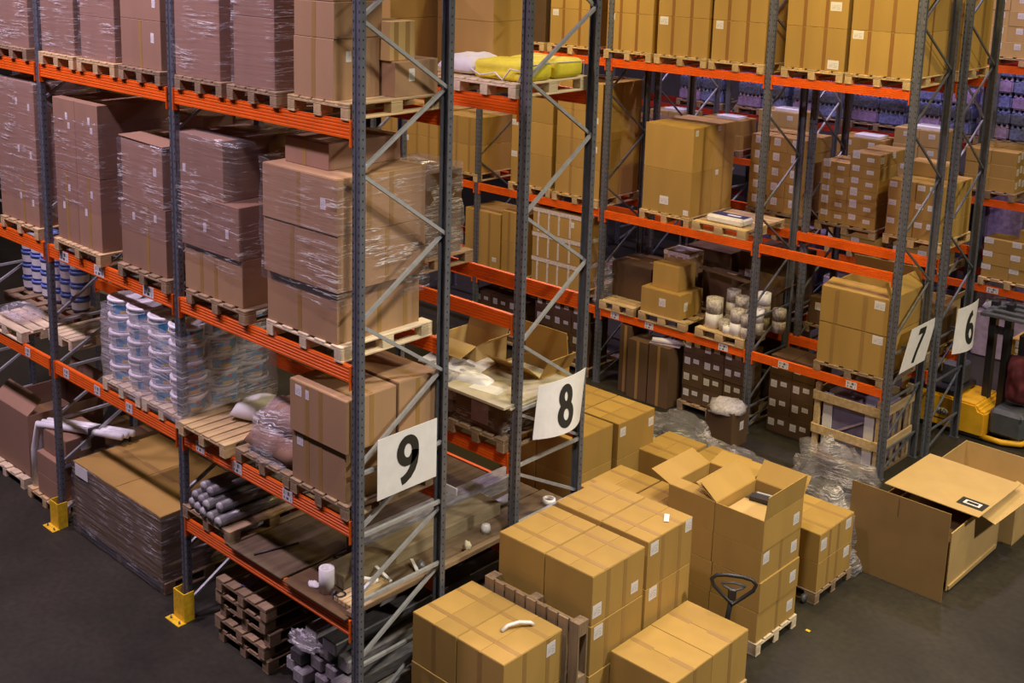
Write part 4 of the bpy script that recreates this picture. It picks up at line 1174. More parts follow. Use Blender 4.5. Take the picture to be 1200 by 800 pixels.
# E
pallet('small pallet on castors under the two-high labelled cartons', 1.76, 5.25, 0.0, w=0.82, d=0.86, mat=WOODG, along='x')
for i in range(2):
    carton('%s labelled carton on the small pallet by the crushed film' % ('lower', 'upper')[i], 1.75, 5.27, 0.146 + i * 0.352, 0.78, 0.80, 0.35, CARD, top='y' if i else None, stape=(0.3, 0.55), labels=(('s', 0.84, 0.55, 0.13, 0.12),) + ((('s', 0.12, 0.40, 0.13, 0.13),) if i else ()))
tag(link('caster_wheel', bar_mesh((1.62, 5.22, 0.05), (1.66, 5.22, 0.05), 0.05, 16), GREYP), 'small castor wheel below the two-high labelled cartons', 'wheel')
board('tiny yellow scrap on the floor beside the pale pallet', 1.98, 4.72, 0.0, 0.05, 0.035, 0.008, YELLOW, cat='scrap', name='yellow_scrap')
# G
pallet('pallet under the pair of cartons behind the open-flapped stack', 0.02, 5.96, 0.0, w=1.28, d=0.82, along='x', mat=WOODG)
for k in range(2):
    carton('%s carton of the low pair behind the open-flapped stack' % ('left', 'right')[k], 0.0 - (1 - k) * 0.66, 5.98 + k * 0.04, 0.146, 0.60, 0.78, 0.52, CARD, top='y', stape=(0.5,))
    if k == 0:
        pass
# H
pallet('pallet under the cartons just past the 8 rack rear post', -1.28, 4.60, 0.0, w=1.25, d=1.72, mat=WOODG)
for r_ in range(2):
    for k in range(2):
        for i in range(2):
            carton('%s %s %s carton just past the 8 rack rear post' % (('lower', 'upper')[i], ('front', 'rear')[r_], ('left', 'right')[k]), -1.26 + r_ * 0.06 - (1 - k) * 0.62, 4.66 + r_ * 0.84, 0.146 + i * 0.502, 0.60, 0.80, 0.50, CARD, top='y' if i else None, labels=(('s', 0.12, 0.62, 0.12, 0.12),) + ((('s', 0.90, 0.55, 0.11, 0.12),) if r_ else ()) if (k and i) else ())
CARDP = plain('shaded_sheet_cardboard', (0.27, 0.165, 0.06), 0.8, var=0.1, scale=2, spec=0.2)  # darkened: the front panel's shadow side is put into the colour
# big open carton I
o = empty('large_open_carton', (2.20, 7.55, 0.0)); tag(o, 'very large opened carton with a flat front panel by the 7 rack', 'carton')
link('front_panel', box_mesh(1.16, 0.012, 1.08, 0.002), CARDP, o, (-0.06, -1.20, 0.0), (-0.02, 0, 0.0))
link('crease', box_mesh(0.006, 0.003, 0.22, 0), CARDD, o, (-0.06, -1.212, 0.84), (-0.02, 0, 0))
link('side_wall', box_mesh(0.014, 1.50, 0.72, 0.002), CARDY, o, (0.46, -0.20, 0.02))
link('side_wall', box_mesh(0.014, 1.50, 0.72, 0.002), CARD, o, (-0.50, -0.20, 0.02))
link('end_wall', box_mesh(0.95, 0.014, 0.72, 0.002), CARD, o, (-0.02, 0.55, 0.02))
link('inner_tray', box_mesh(0.92, 1.40, 0.50, 0.004), CARDD, o, (-0.02, -0.20, 0.10))
link('bottom_strip', box_mesh(0.02, 1.40, 0.05, 0.002), CARDY, o, (0.475, -0.22, 0.03))
link('lid', box_mesh(1.12, 1.30, 0.012, 0.002), CARDY, o, (0.06, 0.03, 0.87), (-0.02, 0.02, 0))
link('lid_label', box_mesh(0.30, 0.22, 0.002, 0), INK, o, (0.44, -0.34, 0.885), (-0.02, 0.02, 0.0))
link('label_frame', box_mesh(0.19, 0.11, 0.002, 0), PAPER, o, (0.44, -0.34, 0.887), (-0.02, 0.02, 0.0))
link('label_core', box_mesh(0.13, 0.06, 0.002, 0), INK, o, (0.44, -0.34, 0.889), (-0.02, 0.02, 0.0))
link('bent_flap', box_mesh(0.26, 1.20, 0.010, 0.002), CARDY, o, (0.60, 0.30, 0.74), (0, 0.30, -0.04))
o = empty('large_open_carton', (2.24, 8.85, 0.0)); tag(o, 'large empty open carton behind the opened one, right edge', 'carton')
open_carton(o, 1.08, 1.15, 0.70, CARDY, ())
# film heaps on the floor
heap('long crumpled clear film heap by the two-high labelled cartons', 1.05, 6.55, 0.0, 0.55, 0.75, 0.42, FILMH, seed=31, rough=0.4)
heap('crumpled clear film bag between the labelled cartons and the large carton', 1.35, 6.35, 0.0, 0.42, 0.45, 0.78, FILMH, seed=33, rough=0.3)
heap('crumpled film at the foot of the wooden crate', 0.55, 7.95, 0.0, 0.55, 0.40, 0.70, FILMH, seed=35, rough=0.4)
heap('flattened brown carton under the long film heap', 0.95, 6.65, 0.0, 0.40, 0.55, 0.30, CARD, cat='cardboard', name='crushed_carton', seed=37, sub=3, rough=0.2)
heap('dark shiny film bag on the floor behind the low pair of cartons', -1.62, 7.6, 0.0, 0.62, 0.5, 0.45, FILMH, seed=41, rough=0.35)
heap('black plastic inside the shiny film bag', -1.60, 7.62, 0.0, 0.45, 0.36, 0.32, BLACK, cat='bag', name='black_bag', seed=42, sub=3, rough=0.2)
heap('flat strip of crumpled film beside the waste carton', -1.0, 7.9, 0.0, 0.7, 0.35, 0.14, FILMH, seed=45, rough=0.45)

# ================================================================== rack 7, top level
Z7T1, Z7M1, Z7L1 = Z7T + 0.144, Z7M + 0.144, Z7L + 0.144
names7 = ('leftmost', 'second', 'third', 'fourth', 'fifth', 'rightmost')
for k, (x1, w) in enumerate(((-4.42, 0.96), (-3.32, 0.90), (-2.34, 0.92), (-1.40, 0.90), (-0.20, 0.92), (0.73, 0.90))):
    pallet('pallet under the %s big carton pair on the 7 rack top level' % names7[k], x1 + 0.01, 8.80, Z7T, w=w, d=1.12)
    for i in range(2):
        lb = [(('f', 0.12, 0.80, 0.12, 0.10),), (('f', 0.10, 0.80, 0.12, 0.10),), (('f', 0.12, 0.78, 0.15, 0.12),), (('f', 0.13, 0.78, 0.12, 0.12),), (('f', 0.82, 0.05, 0.16, 0.12),) if i == 0 else (('f', 0.80, 0.40, 0.16, 0.12),), (('f', 0.12, 0.80, 0.15, 0.11),)][k]
        carton('%s carton of the %s big pair on the 7 rack top level' % (('lower', 'upper')[i], names7[k]), x1, 8.84, Z7T1 + i * 0.582, w - 0.03, 1.05, 0.58, CARD, tapes=(0.30, 0.66), labels=lb, stape=(0.5,) if k == 5 else (), tmat=TAPE)
for k, x1 in enumerate((-5.45, -6.45)):
    pallet('pallet in the hidden left part of the 7 rack top level, %s' % ('nearer', 'farther')[k], x1 + 0.01, 8.80, Z7T, w=0.92, d=1.12)
    carton('plain carton in the half-hidden left part of the 7 rack top level, %s' % ('nearer', 'farther')[k], x1, 8.84, Z7T1, 0.88, 1.05, 1.0, CARDD)

# ---- middle level
LAYW = ('bottom', 'second', 'third', 'fourth', 'fifth', 'sixth')
COLW = {1: ('only',), 2: ('left', 'right'), 3: ('left', 'middle', 'right')}
ROWW = {1: ('',), 2: (' front', ' rear'), 3: (' front', ' mid', ' rear')}


def stack(label, x1, y0, z, cols, lays, w, d, h, mat=None, lab=None, group=None, top=None, jitter=0.012, rows=1):
    """neat stack of alike cartons; rear rows only where they show"""
    for r_ in range(rows):
        for c in range(cols):
            for i in range(lays):
                if r_ > 0 and not (c == cols - 1 or i == lays - 1): continue
                carton('%s, %s layer%s %s' % (label, LAYW[i], ROWW[rows][r_], COLW[cols][c]), x1 - (cols - 1 - c) * (w + 0.004) + random.uniform(-jitter, 0), y0 + r_ * (d + 0.004) + random.uniform(0, jitter), z + i * (h + 0.0015), w, d, h, mat, top=top if i == lays - 1 else None, labels=lab or (), group=group)


pallet('pallet under the three-high cartons far left on the 7 rack middle level', -5.22, 8.82, Z7M, w=0.94, d=1.1)
for i in range(3):
    carton('%s carton of the three-high pile far left on the 7 rack middle level' % ('lower', 'middle', 'upper')[i], -5.24, 8.86, Z7M1 + i * 0.552, 0.9, 1.0, 0.55, CARD, tapes=(0.45,), labels=(('f', 0.08, 0.82, 0.13, 0.10),))
pallet('pallet under the tall carton tower behind the 8 rack rear post', -4.20, 8.80, Z7M, w=0.96, d=1.15)
for i in range(4):
    for r_ in range(2):
        carton('%s %s carton of the tower behind the 8 rack rear post' % (('bottom', 'second', 'third', 'top')[i], ('front', 'rear')[r_]), -4.21, 8.84 + r_ * 0.535, Z7M1 + i * 0.472, 0.92, 0.53, 0.47, CARD, tapes=(0.35, 0.72) if r_ == 0 else (), top='x' if i == 3 else None, labels=(('f', 0.85, 0.62, 0.14, 0.10), ('f', 0.70, 0.62, 0.05, 0.09)) if r_ == 0 and i in (1, 2) else ())
pallet('pallet under the two-high big cartons on the 7 rack middle level', -2.50, 8.86, Z7M, w=0.92, d=1.2)
for i in range(2):
    for r_ in range(2):
        carton('%s %s big carton beside the pallet with a bag, 7 rack middle level' % (('lower', 'upper')[i], ('front', 'rear')[r_]), -2.52, 8.90 + r_ * 0.585, Z7M1 + i * 0.692, 0.88, 0.58, 0.69, CARD, top='x' if i else None, stape=(0.5,), labels=((('f', 0.46, 0.20, 0.16, 0.13), ('f', 0.92, 0.04, 0.09, 0.08)) if i == 0 else (('s', 0.15, 0.82, 0.08, 0.09),)) if r_ == 0 else (('s', 0.2, 0.85, 0.08, 0.08),))
pallet('yellowish pallet holding a white and navy bag, 7 rack middle level', -1.50, 8.82, Z7M, w=0.92, d=1.15, along='x', boards=7)
o = empty('cement_bag', (-1.95, 9.12, Z7M1)); tag(o, 'white and navy paper bag on the yellowish pallet', 'bag')
link('bag', box_mesh(0.62, 0.34, 0.11, 0.03), PAPER, o); link('print_band', box_mesh(0.56, 0.20, 0.003, 0), NAVY, o, (0, 0.03, 0.1095)); link('print_line', box_mesh(0.22, 0.06, 0.003, 0), PAPER, o, (0.06, 0.03, 0.1115))
for k, x1 in enumerate((-6.92, -7.95, -8.75)):
    nm = ('first', 'second', 'third')[k]
    pallet('pallet in the far left bays of the 7 rack middle level, %s' % nm, x1 + 0.02, 8.82, Z7M, w=0.94 if k != 2 else 0.78, d=1.1)
    for i in range(2):
        carton('%s carton in the far left bays of the 7 rack middle level, %s load' % (('lower', 'upper')[i], nm), x1, 8.86, Z7M1 + i * 0.502, 0.9 if k != 2 else 0.74, 1.0, 0.5, CARD, tapes=(0.4, 0.75), labels=(('f', 0.08, 0.75, 0.13, 0.10),))
# ---- low level
pallet('pallet under the white-taped cartons, 7 rack low level', -4.52, 8.82, Z7L, w=1.08, d=1.0)
for i in range(3):
    o = carton('%s carton of the white-taped pile behind the 8 rack post' % ('lower', 'middle', 'upper')[i], -4.55, 8.85, Z7L1 + i * 0.432, 1.04, 0.55, 0.43, CARD, labels=(('f', 0.82, 0.5, 0.08, 0.09),) if i == 2 else ())
    for u in (0.12, 0.34, 0.55, 0.78): strip(o, 'white_tape', -0.52 + u * 1.04 - 0.02, -0.52 + u * 1.04 + 0.02, -0.28, -0.2765, 0.02, 0.42, TAPEW)
    strip(o, 'white_tape', -0.525, 0.525, -0.281, -0.2768, 0.36, 0.43, TAPEW)
    strip(o, 'white_tape', 0.5195, 0.5235, -0.27, 0.27, 0.36, 0.43, TAPEW)
heap('shiny wrapped bundles right of the white-taped pile', -4.28, 9.35, Z7L + 0.01, 0.22, 0.35, 0.62, FILMH, seed=51, rough=0.3, cat='wrapped bundle')
for k, (x1, hh, n) in enumerate(((-6.35, 0.62, 1), (-5.75, 0.55, 2))):
    pallet('pallet under the %s left of the white-taped pile' % ('single carton', 'carton pair')[k], x1 + 0.04, 8.82, Z7L, w=0.62 if k else 0.9, d=1.1)
    for i in range(n):
        carton('%s left of the white-taped pile, 7 rack low level' % (('single tall carton',) if k == 0 else ('lower brown carton', 'upper brown carton'))[i], x1, 8.86, Z7L1 + i * (hh + 0.002), 0.56 if k else 0.85, 0.8, hh if k else 1.0, CARD, tapes=(0.3, 0.7), labels=(('f', 0.85, 0.12, 0.10, 0.08),) if k == 0 else (), top='x' if i == n - 1 else None)
pallet('empty-fronted yellow pallet with the large brown carton on it', -3.40, 8.80, Z7L, w=0.68, d=1.2, along='x', boards=8)
carton('large purplish-brown carton on the empty-fronted yellow pallet', -3.36, 9.20, Z7L1, 0.78, 0.72, 0.58, CARDD, top='x')
board('flat brown board propped on the large purplish-brown carton', -2.95, 9.75, Z7L1 + 0.585, 0.95, 0.16, 0.012, CARDD, cat='cardboard', name='cardboard_strip')
pallet('pallet under the two small golden cartons, 7 rack low level', -2.42, 8.80, Z7L, w=0.88, d=1.2, along='x')
carton('wide golden carton with two white stickers, 7 rack low level', -2.56, 8.86, Z7L1, 0.74, 0.62, 0.40, CARD, top='x', labels=(('f', 0.55, 0.38, 0.12, 0.13), ('s', 0.25, 0.30, 0.10, 0.14)))
carton('squarish carton standing on the wide golden one', -2.70, 8.98, Z7L1 + 0.402, 0.48, 0.48, 0.40, CARD, top='x')
pallet('pallet full of label rolls, 7 rack low level', -1.40, 8.80, Z7L, w=0.84, d=1.2, along='x')
roll_me = lathe([(0.040, 0.0), (0.112, 0.0), (0.112, 0.20), (0.040, 0.20)], 20, 'roll', cap=False)
roll_me.materials.append(PAPER)
ROLLG = plain('grey_label_roll', (0.42, 0.38, 0.34), 0.5, var=0.45, scale=30, rnd=0.2)
rk = 0
for (x, y, n, s) in ((-2.05, 9.02, 2, 1.15), (-1.90, 9.30, 3, 0.95), (-1.84, 9.00, 1, 0.85), (-1.68, 9.18, 3, 0.9), (-1.60, 8.95, 2, 1.0), (-1.44, 9.22, 2, 0.95), (-1.50, 9.50, 3, 0.95), (-1.43, 8.94, 2, 0.88), (-1.74, 8.90, 1, 0.6), (-1.25 + 0.0, 9.55, 2, 0.9)):
    for i in range(n):
        wh = rk % 3 == 0
        tag(link('label_roll', roll_me, PAPER if wh else ROLLG, None, (x, y, Z7L1 + i * 0.2 * s), (0, 0, rk), (s, s, s)), '%s paper roll among the standing rolls by the 7 rack upright' % ('white' if wh else 'grey printed'), 'roll', 'paper rolls on the 7 rack')
        rk += 1
for k, (x1, w_, hs) in enumerate(((-2.86, 0.48, (0.46, 0.42)), (-2.34, 0.0, ()))):
    zz = Z7L1
    for i, hh in enumerate(hs):
        o = carton('%s carton with white tape behind the squarish carton' % ('lower plain-sided', 'upper paper-topped')[i], x1, 9.50, zz, w_, 0.42, hh, CARDD if i == 0 else CARDM, top='x')
        if i == 1:
            for u in (0.2, 0.5, 0.8): strip(o, 'white_tape', -w_ / 2 + u * w_ - 0.02, -w_ / 2 + u * w_ + 0.02, -0.2135, -0.209, 0.02, hh - 0.02, TAPEW)
            strip(o, 'white_tape', -w_ / 2 - 0.002, w_ / 2 + 0.002, -0.214, -0.2092, hh - 0.07, hh - 0.005, TAPEW)
            strip(o, 'white_tape', w_ / 2 - 0.001, w_ / 2 + 0.003, -0.2, 0.2, hh - 0.07, hh - 0.005, TAPEW)
            strip(o, 'paper_top', -0.2, 0.2, -0.16, 0.16, hh + 0.002, hh + 0.006, PAPER)
        zz += hh + 0.002
carton('purplish carton with a flat lid behind the paper rolls', -2.20, 9.72, Z7L1, 0.5, 0.30, 0.62, CARDD, top='x')
board('brown cardboard strip lying over the purplish carton', -1.75, 9.42, Z7L1 + 0.70, 0.9, 0.16, 0.012, CARDD, cat='cardboard', name='cardboard_strip', rot=(0, 0.06, -0.05))
o = empty('open_carton', (-1.72, 9.82, Z7L1)); tag(o, 'dark open carton behind the paper rolls', 'carton')
open_carton(o, 0.66, 0.36, 0.52, CARDD, (('b', 0.2, 0.5), ('r', 0.2, 0.8)))
pallet('pallet at the 7 rack end under the golden pair', 0.74, 8.82, Z7L, w=1.02, d=1.12, mat=WOODG)
carton('lower golden carton at the 7 rack end above the crate', 0.72, 8.86, Z7L1, 0.98, 1.05, 0.58, CARD, tapes=(0.22, 0.66), labels=(('f', 0.88, 0.78, 0.15, 0.12),))
o = empty('open_carton', (0.72 - 0.49, 9.385, Z7L1 + 0.582)); tag(o, 'open-topped golden carton at the 7 rack end', 'carton')
open_carton(o, 0.98, 1.05, 0.52, CARD, (('f', 0.30, -1.35), ('b', 0.34, -0.5), ('r', 0.24, -0.35)))
for u in (0.24, 0.66): strip(o, 'tape', -0.49 + u * 0.98 - 0.03, -0.49 + u * 0.98 + 0.03, -0.528, -0.524, 0.01, 0.5, TAPEC)
sticker(o, 'shipping_label', 'f', 0.36, 0.36, 0.15, 0.12, (0.98, 1.052, 0.5))
# ---- floor under the 7 rack
dk = 'dim cartons on the floor under the 7 rack'
for bx, (x1, cols, y) in enumerate(((-4.35, 3, 8.95), (-5.8, 3, 8.95))):
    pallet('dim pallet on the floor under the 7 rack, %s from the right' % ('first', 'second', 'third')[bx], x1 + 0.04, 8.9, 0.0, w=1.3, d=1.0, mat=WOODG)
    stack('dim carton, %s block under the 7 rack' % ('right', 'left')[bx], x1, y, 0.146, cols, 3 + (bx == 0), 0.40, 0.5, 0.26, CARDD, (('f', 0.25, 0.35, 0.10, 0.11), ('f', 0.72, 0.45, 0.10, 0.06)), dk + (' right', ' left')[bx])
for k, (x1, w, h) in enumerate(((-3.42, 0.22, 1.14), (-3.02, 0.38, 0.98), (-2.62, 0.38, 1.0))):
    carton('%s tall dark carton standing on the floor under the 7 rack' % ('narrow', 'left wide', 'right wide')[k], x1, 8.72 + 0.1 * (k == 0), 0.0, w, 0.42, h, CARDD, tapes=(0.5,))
tag(link('white_paper_roll', bar_mesh((-2.98, 8.78, 1.05), (-2.50, 9.0, 1.06), 0.045, 14), PAPER), 'white paper roll on top of the tall dark cartons', 'roll')
board('crumpled violet cardboard under the white paper roll', -2.56, 8.78, 1.002, 0.5, 0.3, 0.014, LILAC, cat='cardboard', name='cardboard_piece', rot=(0, 0, 0.3))
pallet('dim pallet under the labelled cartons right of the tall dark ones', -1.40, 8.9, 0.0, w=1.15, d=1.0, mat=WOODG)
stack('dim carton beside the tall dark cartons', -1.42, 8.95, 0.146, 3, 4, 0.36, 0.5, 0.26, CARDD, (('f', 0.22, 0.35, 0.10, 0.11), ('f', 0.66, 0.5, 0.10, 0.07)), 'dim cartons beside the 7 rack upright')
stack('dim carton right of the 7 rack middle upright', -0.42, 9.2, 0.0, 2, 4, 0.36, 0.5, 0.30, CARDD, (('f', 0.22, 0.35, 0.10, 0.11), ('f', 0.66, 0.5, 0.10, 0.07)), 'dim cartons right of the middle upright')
board('yellow paper-topped shelf piece by the rear upright', -0.62, 9.0, 0.62, 0.22, 0.16, 0.02, CREAM, cat='board', name='cream_offcut', rot=(0.0, 0.2, 0.2)) if False else None
o = empty('waste_carton', (-1.32, 8.35, 0.0)); tag(o, 'waste carton lined with a grey bag by the 7 rack upright', 'waste bin')
open_carton(o, 0.44, 0.44, 0.56, CARDD)
hp = heap('x', 0, 0, 0, 0.28, 0.28, 0.16, FOAM, seed=61, rough=0.25, sub=3)
link('bin_liner', hp.data, FOAM, o, (0, 0, 0.52)); bpy.data.objects.remove(hp)
link('shipping_label', _cache['sticker'], LABEL, o, (0.2205, 0.05, 0.25), (0, 0, math.pi / 2), (0.10, 0.0015, 0.13))
# crate
o = empty('wooden_crate', (0.25, 9.38, 0.0)); tag(o, 'slatted wooden crate with a violet-grey machine on the floor under the 7 rack', 'crate')
for sx in (-0.46, 0.46):
    for sy in (-0.46, 0.46): link('corner_post', box_mesh(0.08, 0.06, 1.08, 0.004), WOOD, o, (sx, sy, 0.03))
for zz in (0.36, 0.86):
    for sy in (-0.50, 0.50): link('slat', box_mesh(1.02, 0.025, 0.13, 0.003), WOOD, o, (0, sy, zz))
    for sx in (-0.515, 0.515): link('slat', box_mesh(0.025, 0.98, 0.13, 0.003), WOOD, o, (sx, 0, zz))
for yy in (-0.30, -0.1, 0.1, 0.3): link('slat', box_mesh(0.02, 0.09, 0.84, 0.003), WOODG, o, (0.50, yy, 0.05))
link('base', box_mesh(1.0, 1.0, 0.05, 0.003), WOODG, o, (0, 0, 0.0))
link('machine_panel', box_mesh(0.80, 0.72, 0.86, 0.01), BLUEPANEL, o, (0, -0.04, 0.06))
for sx in (-0.32, 0.30): link('panel_strip', box_mesh(0.14, 0.02, 0.90, 0.003), SIGNW, o, (sx, -0.42, 0.08))
link('panel_strip', bar_mesh((-0.24, -0.43, 0.40), (0.22, -0.43, 0.70), 0.02, square=True), LILAC, o)

# ================================================================== rack 6
lb6 = (('f', 0.20, 0.55, 0.11, 0.12), ('f', 0.70, 0.40, 0.11, 0.06))
G6 = 'small labelled cartons on the 6 rack'
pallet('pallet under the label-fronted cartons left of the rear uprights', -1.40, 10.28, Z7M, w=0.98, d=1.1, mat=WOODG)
stack('square-labelled carton left of the paired uprights', -1.42, 10.32, Z7M1, 3, 5, 0.312, 0.80, 0.235, CARD, (('f', 0.42, 0.42, 0.11, 0.12),), 'square-labelled cartons on the 6 rack', top='y')
pallet('pallet under the two-column labelled stack seen in the empty 7 rack bay', -0.22, 10.28, Z7M, w=0.96, d=1.1, mat=WOODG)
stack('twin-labelled carton in the two-column stack', -0.25, 10.32, Z7M1, 2, 5, 0.45, 0.62, 0.185, CARD, lb6, G6, top='y')
carton('single carton crowning the two-column labelled stack', -0.26, 10.32, Z7M1 + 5 * 0.1865, 0.45, 0.95, 0.19, CARD, top='y', labels=lb6 + (('s', 0.1, 0.3, 0.1, 0.1), ('s', 0.5, 0.5, 0.1, 0.1)))
pallet('pallet under the labelled cartons at the 6 rack end', 0.74, 10.28, Z7M, w=0.84, d=1.1)
stack('labelled carton at the 6 rack end', 0.72, 10.32, Z7M1, 2, 3, 0.40, 0.5, 0.27, CARD, (('f', 0.18, 0.6, 0.11, 0.08), ('f', 0.62, 0.6, 0.11, 0.08)), 'cartons at the 6 rack end', top='x', rows=2)
carton('raised carton at the back of the 6 rack end stack', 0.52, 10.85, Z7M1 + 3 * 0.272, 0.6, 0.4, 0.2, CARD, top='x')
for b, x in enumerate((-2.5, -4.3)):
    nm = ('first', 'second', 'third', 'fourth')[b]
    if b == 0: continue
    pallet('pallet of the dim 6 rack middle level, %s place' % nm, x, 10.3, Z7M, w=0.9, d=1.1, mat=WOODG)
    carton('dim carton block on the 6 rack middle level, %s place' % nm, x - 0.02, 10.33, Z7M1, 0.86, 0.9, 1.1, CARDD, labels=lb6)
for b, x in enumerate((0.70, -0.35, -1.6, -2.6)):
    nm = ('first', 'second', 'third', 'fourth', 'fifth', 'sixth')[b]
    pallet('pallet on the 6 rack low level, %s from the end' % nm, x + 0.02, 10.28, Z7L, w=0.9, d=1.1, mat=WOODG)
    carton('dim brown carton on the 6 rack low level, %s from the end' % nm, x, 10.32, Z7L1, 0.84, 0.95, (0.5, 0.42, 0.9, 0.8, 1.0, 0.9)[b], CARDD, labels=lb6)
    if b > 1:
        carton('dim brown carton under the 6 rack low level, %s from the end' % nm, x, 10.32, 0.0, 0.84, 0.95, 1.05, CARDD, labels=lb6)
pallet('pallet at the end of the 6 rack top level', 0.76, 10.28, Z7T, w=0.94, d=1.1)
carton('tall carton at the end of the 6 rack top level', 0.74, 10.32, Z7T1, 0.9, 1.0, 1.25, CARD)
# small golden open carton hanging out beside the 6 rack end
pallet('pallet with the small golden open carton beyond the 6 rack', 0.4, 11.7, 0.0, w=0.9, d=1.1, mat=WOODG) if False else None

# ================================================================== far racks 5 and 4: packs and wrapped loads
pack_me = None
bm = bmesh.new()
bm_box(bm, -0.28, 0.28, -0.19, 0.19, 0.0, 0.235)
bmesh.ops.bevel(bm, geom=list(bm.edges), offset=0.03, segments=2, affect='EDGES')
for i in range(6):
    for j in range(4):
        bmesh.ops.create_cone(bm, cap_ends=True, segments=8, radius1=0.034, radius2=0.014, depth=0.06, matrix=Matrix.Translation((-0.235 + i * 0.094, -0.14 + j * 0.094, 0.255)))
pack_me = mesh_from(bm, 'pack')
pack_me.materials.append(BOTTLE)


def packs(label, x1, y0, z, cols, lays, group, rows=1):
    for c in range(cols):
        for i in range(lays):
            o = link('bottle_pack', pack_me, BOTTLE if (i + c) % 3 else PURPLE, None, (x1 - 0.28 - (cols - 1 - c) * 0.57, y0 + 0.2, z + i * 0.288), (0, 0, 0))
            tag(o, '%s, %s layer %s' % (label, LAYW[i], COLW[cols][c]), 'bottle pack', group)


GP = 'shrink-wrapped bottle packs on the rearmost rack'
ZP = 3.55
for k, x1 in enumerate((-0.10, -1.35, -2.6, -3.9, -5.2, -6.7)):
    nm = ('first', 'second', 'third', 'fourth', 'fifth', 'sixth')[k]
    pallet('pallet under the bottle packs on the rearmost rack, %s from the right' % nm, x1 + 0.02, 16.38, ZP, w=1.18, d=1.0, mat=WOODG)
    packs('bottle pack on the rearmost rack, %s load from the right' % nm, x1, 16.42, ZP + 0.146, 2, 5 if k == 0 else 3, GP + ' ' + nm)
for k in range(5):
    x1 = -0.25 - k * 1.35
    nm = ('first', 'second', 'third', 'fourth', 'fifth')[k]
    for zz, lv in ((0.0, 'floor'), (1.6, 'low')):
        if k > 2 and lv == 'low': continue
        tag(link('wrapped_load', box_mesh(1.1, 0.9, 1.15, 0.03), LILAC if k % 2 else PURPLE, None, (x1 - 0.55, 16.9, zz + 0.002)), 'lilac wrapped load on the rearmost rack, %s level, %s from the right' % (lv, nm), 'wrapped load')
# rack 5
G5 = 'golden labelled cartons on the far rack'
for k, x1 in enumerate((0.0,)):
    nm = 'only'
    pallet('pallet under the golden cartons on the far rack top level', x1 + 0.02, Y5 - 0.02, 5.22, w=1.0, d=1.0)
    stack('golden carton high on the far rack', x1, Y5 + 0.02, 5.366, 3, 4, 0.32, 0.45, 0.26, CARDY, (('f', 0.6, 0.5, 0.11, 0.10),), G5 + ' ' + nm)
pallet('pallet under the side-labelled cartons on the far rack middle level', 0.10, Y5 - 0.02, 2.88, w=0.92, d=1.1, mat=WOODG)
stack('side-labelled carton on the far rack', 0.07, Y5 + 0.02, 3.026, 2, 3, 0.43, 0.32, 0.235, CARD, (('s', 0.28, 0.3, 0.10, 0.12), ('s', 0.75, 0.45, 0.10, 0.12)), 'side-labelled cartons on the far rack', top='x', rows=3)
for k, x1 in enumerate((-1.2, -2.3, -4.0, -5.3, -6.6)):
    nm = ('first', 'second', 'third', 'fourth', 'fifth')[k]
    pallet('pallet of mixed goods on the far rack middle level, %s' % nm, x1 + 0.02, Y5, 2.88, w=1.0, d=1.0, mat=WOODG)
    stack('mixed carton, %s pallet of the far rack' % nm, x1, Y5 + 0.02, 3.026, 2, (3, 2, 3, 2, 2)[k], 0.46, 0.6, 0.30, CARD if k % 2 else CARDY, (('f', 0.5, 0.5, 0.12, 0.09),), 'mixed cartons far rack ' + nm, top='y')
    board('white flattened pack on the mixed cartons, %s pallet' % nm, x1 - 0.1, Y5 + 0.05, 3.03 + (3, 2, 3, 2, 2)[k] * 0.3015, 0.5, 0.36, 0.06, WHITE, cat='pack', name='flat_pack')
for k, x1 in enumerate((0.62, -1.0, -2.3, -3.9)):
    nm = ('first', 'second', 'third', 'fourth')[k]
    pallet('pallet under the small cartons on the far rack low level, %s from the right' % nm, x1 + 0.02, Y5 - 0.02, 1.33, w=1.0, d=1.0)
    stack('low-level far rack carton, %s stack' % nm, x1, Y5 + 0.02, 1.474, 2, 3 if k == 0 else 2, 0.47, 0.5, 0.235, CARD, (('f', 0.16, 0.62, 0.16, 0.10),), 'far rack low level ' + nm, top='y')
    if k == 0: carton('single carton on the back of the first stack, far rack low level', 0.60, Y5 + 0.15, 1.474 + 3 * 0.2365, 0.4, 0.4, 0.2, CARD, top='y')
    tag(link('wrapped_load', box_mesh(1.0, 0.9, 0.84, 0.03), LILAC, None, (x1 - 0.5, Y5 + 0.5, 0.0)), 'lilac wrapped load on the floor under the far rack, %s from the right' % nm, 'wrapped load')
o = pillow('white bag with blue print lying under the far rack', 0.06, Y5 + 0.30, 0.842, 0.72, 0.40, 0.22, WHITE, name='printed_bag', seed=71)
strip(o, 'print_band', -0.06, 0.08, -0.17, 0.17, 0.185, 0.222, BLUED)
o2 = empty('open_carton', (0.02, 12.15, 0.0)); tag(o2, 'dim open carton with golden flaps behind the 6 rack', 'carton')
open_carton(o2, 0.6, 0.5, 1.75, CARDY, (('r', 0.25, 0.6), ('l', 0.2, 0.9)))
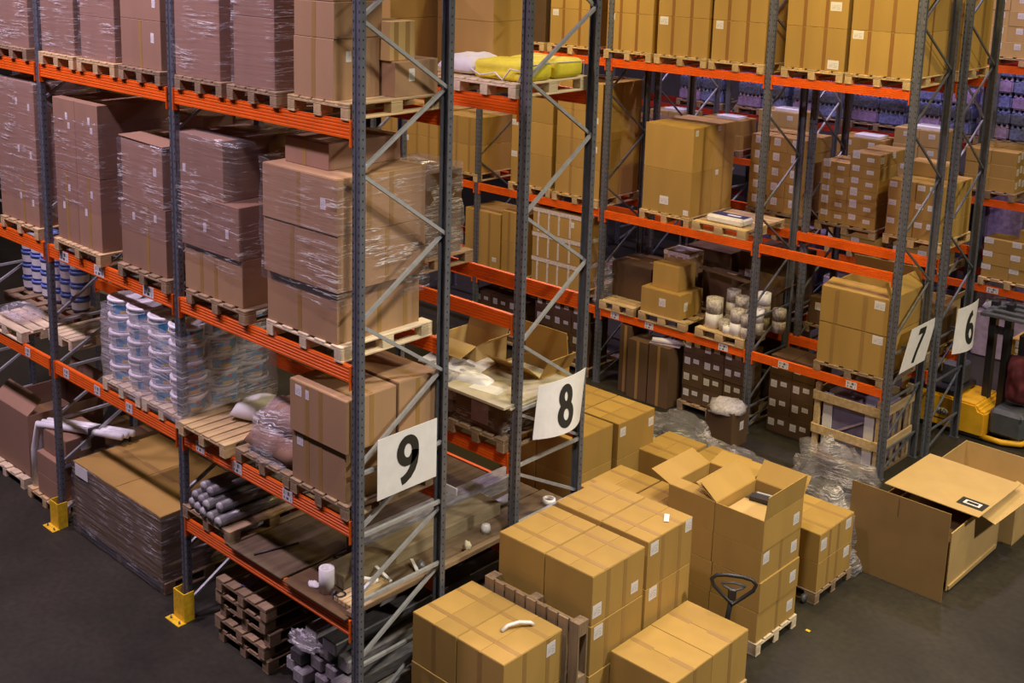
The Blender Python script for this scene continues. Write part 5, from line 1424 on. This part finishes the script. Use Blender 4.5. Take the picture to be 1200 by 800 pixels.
# stacks at the right edge
pallet('dark pallet under the double-label cartons at the right edge', 1.98, 12.48, 0.0, w=0.9, d=1.0, mat=WOODG)
stack('twin-label carton at the right edge', 1.95, 12.52, 0.146, 2, 5, 0.42, 0.9, 0.22, CARD, (('f', 0.3, 0.45, 0.12, 0.10), ('f', 0.3, 0.05, 0.1, 0.06)), 'twin-label cartons at the right edge', top='x')
pallet('pallet under the white-topped cartons at the right edge', 2.2, 11.75, 0.0, w=0.95, d=0.68, mat=WOODG)
carton('low white-topped carton by the right edge', 1.62, 11.80, 0.146, 0.34, 0.5, 0.20, CARDY, top='y')
carton('taller white-topped carton by the right edge', 2.12, 11.78, 0.146, 0.46, 0.55, 0.34, CARDY, top='y')

# ================================================================== yellow truck in the aisle behind
o = empty('order_picker_truck', (0.70, 11.60, 0.0)); tag(o, 'yellow stand-on lift truck behind the 7 and 6 rack ends', 'lift truck')
bm = bmesh.new()
prof = [(-0.62, 0.06), (0.60, 0.06), (0.60, 0.44), (0.50, 0.46), (0.46, 0.54), (-0.62, 0.56)]
A = [bm.verts.new((x, -0.42, z)) for x, z in prof]; B = [bm.verts.new((x, 0.42, z)) for x, z in prof]
for i in range(len(prof)): bm.faces.new((A[i], B[i], B[(i + 1) % len(prof)], A[(i + 1) % len(prof)]))
bm.faces.new(A[::-1]); bm.faces.new(B)
bmesh.ops.recalc_face_normals(bm, faces=bm.faces)
bmesh.ops.bevel(bm, geom=list(bm.edges), offset=0.025, segments=2, affect='EDGES')
link('body', mesh_from(bm, 'truck_body'), TRUCKY, o)
link('number_plate', lathe([(0.0, 0.0), (0.075, 0.0), (0.075, 0.004), (0.0, 0.004)], 20, 'disc', cap=False), SIGNW, o, (-0.02, -0.424, 0.30), (math.pi / 2, 0, 0), (1.25, 0.75, 1))
me_t = digit_mesh('40', 0.085, None, half=0.075)
link('number', me_t, INK, o, (-0.02, -0.4265, 0.30), (0, 0, -math.pi / 2))
link('panel_seam', box_mesh(0.40, 0.006, 0.012, 0), BLACK, o, (-0.05, -0.422, 0.18)); link('panel_seam', box_mesh(0.012, 0.006, 0.18, 0), BLACK, o, (-0.16, -0.422, 0.20))
link('skirt', box_mesh(1.2, 0.80, 0.05, 0.01), BLACK, o, (0, 0, 0.02))
for sx in (-0.45, 0.42):
    link('wheel', bar_mesh((sx, -0.36, 0.06), (sx, -0.28, 0.06), 0.06, 16), BLACK, o)
link('operator_tub', box_mesh(0.50, 0.72, 0.42, 0.06), GREYP, o, (0.86, 0.05, 0.10))
link('outrigger', tube_path([(0.55, -0.36, 0.06), (0.85, -0.36, 0.06), (1.08, -0.25, 0.07), (1.16, 0.0, 0.08)], 0.045, 8), TRUCKY, o)
link('backrest', box_mesh(0.42, 0.14, 1.15, 0.03), BLACK, o, (0.92, 0.36, 0.40))
pw_ = pillow('x', 0, 0, 0, 0.40, 0.75, 0.26, MAROON, seed=81, dent=0.5)
link('hanging_jacket', pw_.data, MAROON, o, (0.88, 0.16, 0.92), (math.pi / 2, 0, 0)); bpy.data.objects.remove(pw_)
for sx in (0.40, 0.62): link('mast_rail', box_mesh(0.10, 0.14, 1.95, 0.008), BLACK, o, (sx, 0.10, 0.10))
link('mast_crossbar', box_mesh(0.34, 0.10, 0.10, 0.006), BLACK, o, (0.51, 0.10, 1.55))
g_ = link('overhead_guard', box_mesh(0.10, 0.85, 0.06, 0.01), GREYP, o, (0.42, 0.0, 1.92))
for q in range(4): link('guard_bar', box_mesh(0.80, 0.09, 0.05, 0.008), GREYP, g_, (0.36, -0.38 + q * 0.25, 0.01))
link('guard_bar', box_mesh(0.10, 0.85, 0.06, 0.01), GREYP, o, (1.16, 0.0, 1.90))
for sy in (-0.36, 0.36): link('guard_leg', bar_mesh((1.14, sy, 0.5), (1.16, sy, 1.92), 0.02, 8), BLACK, o)
link('hood', box_mesh(0.75, 0.72, 0.10, 0.02), BLACK, o, (-0.22, 0, 0.555))
link('control_box', box_mesh(0.30, 0.40, 0.34, 0.03), GREYP, o, (-0.05, 0.05, 0.64))
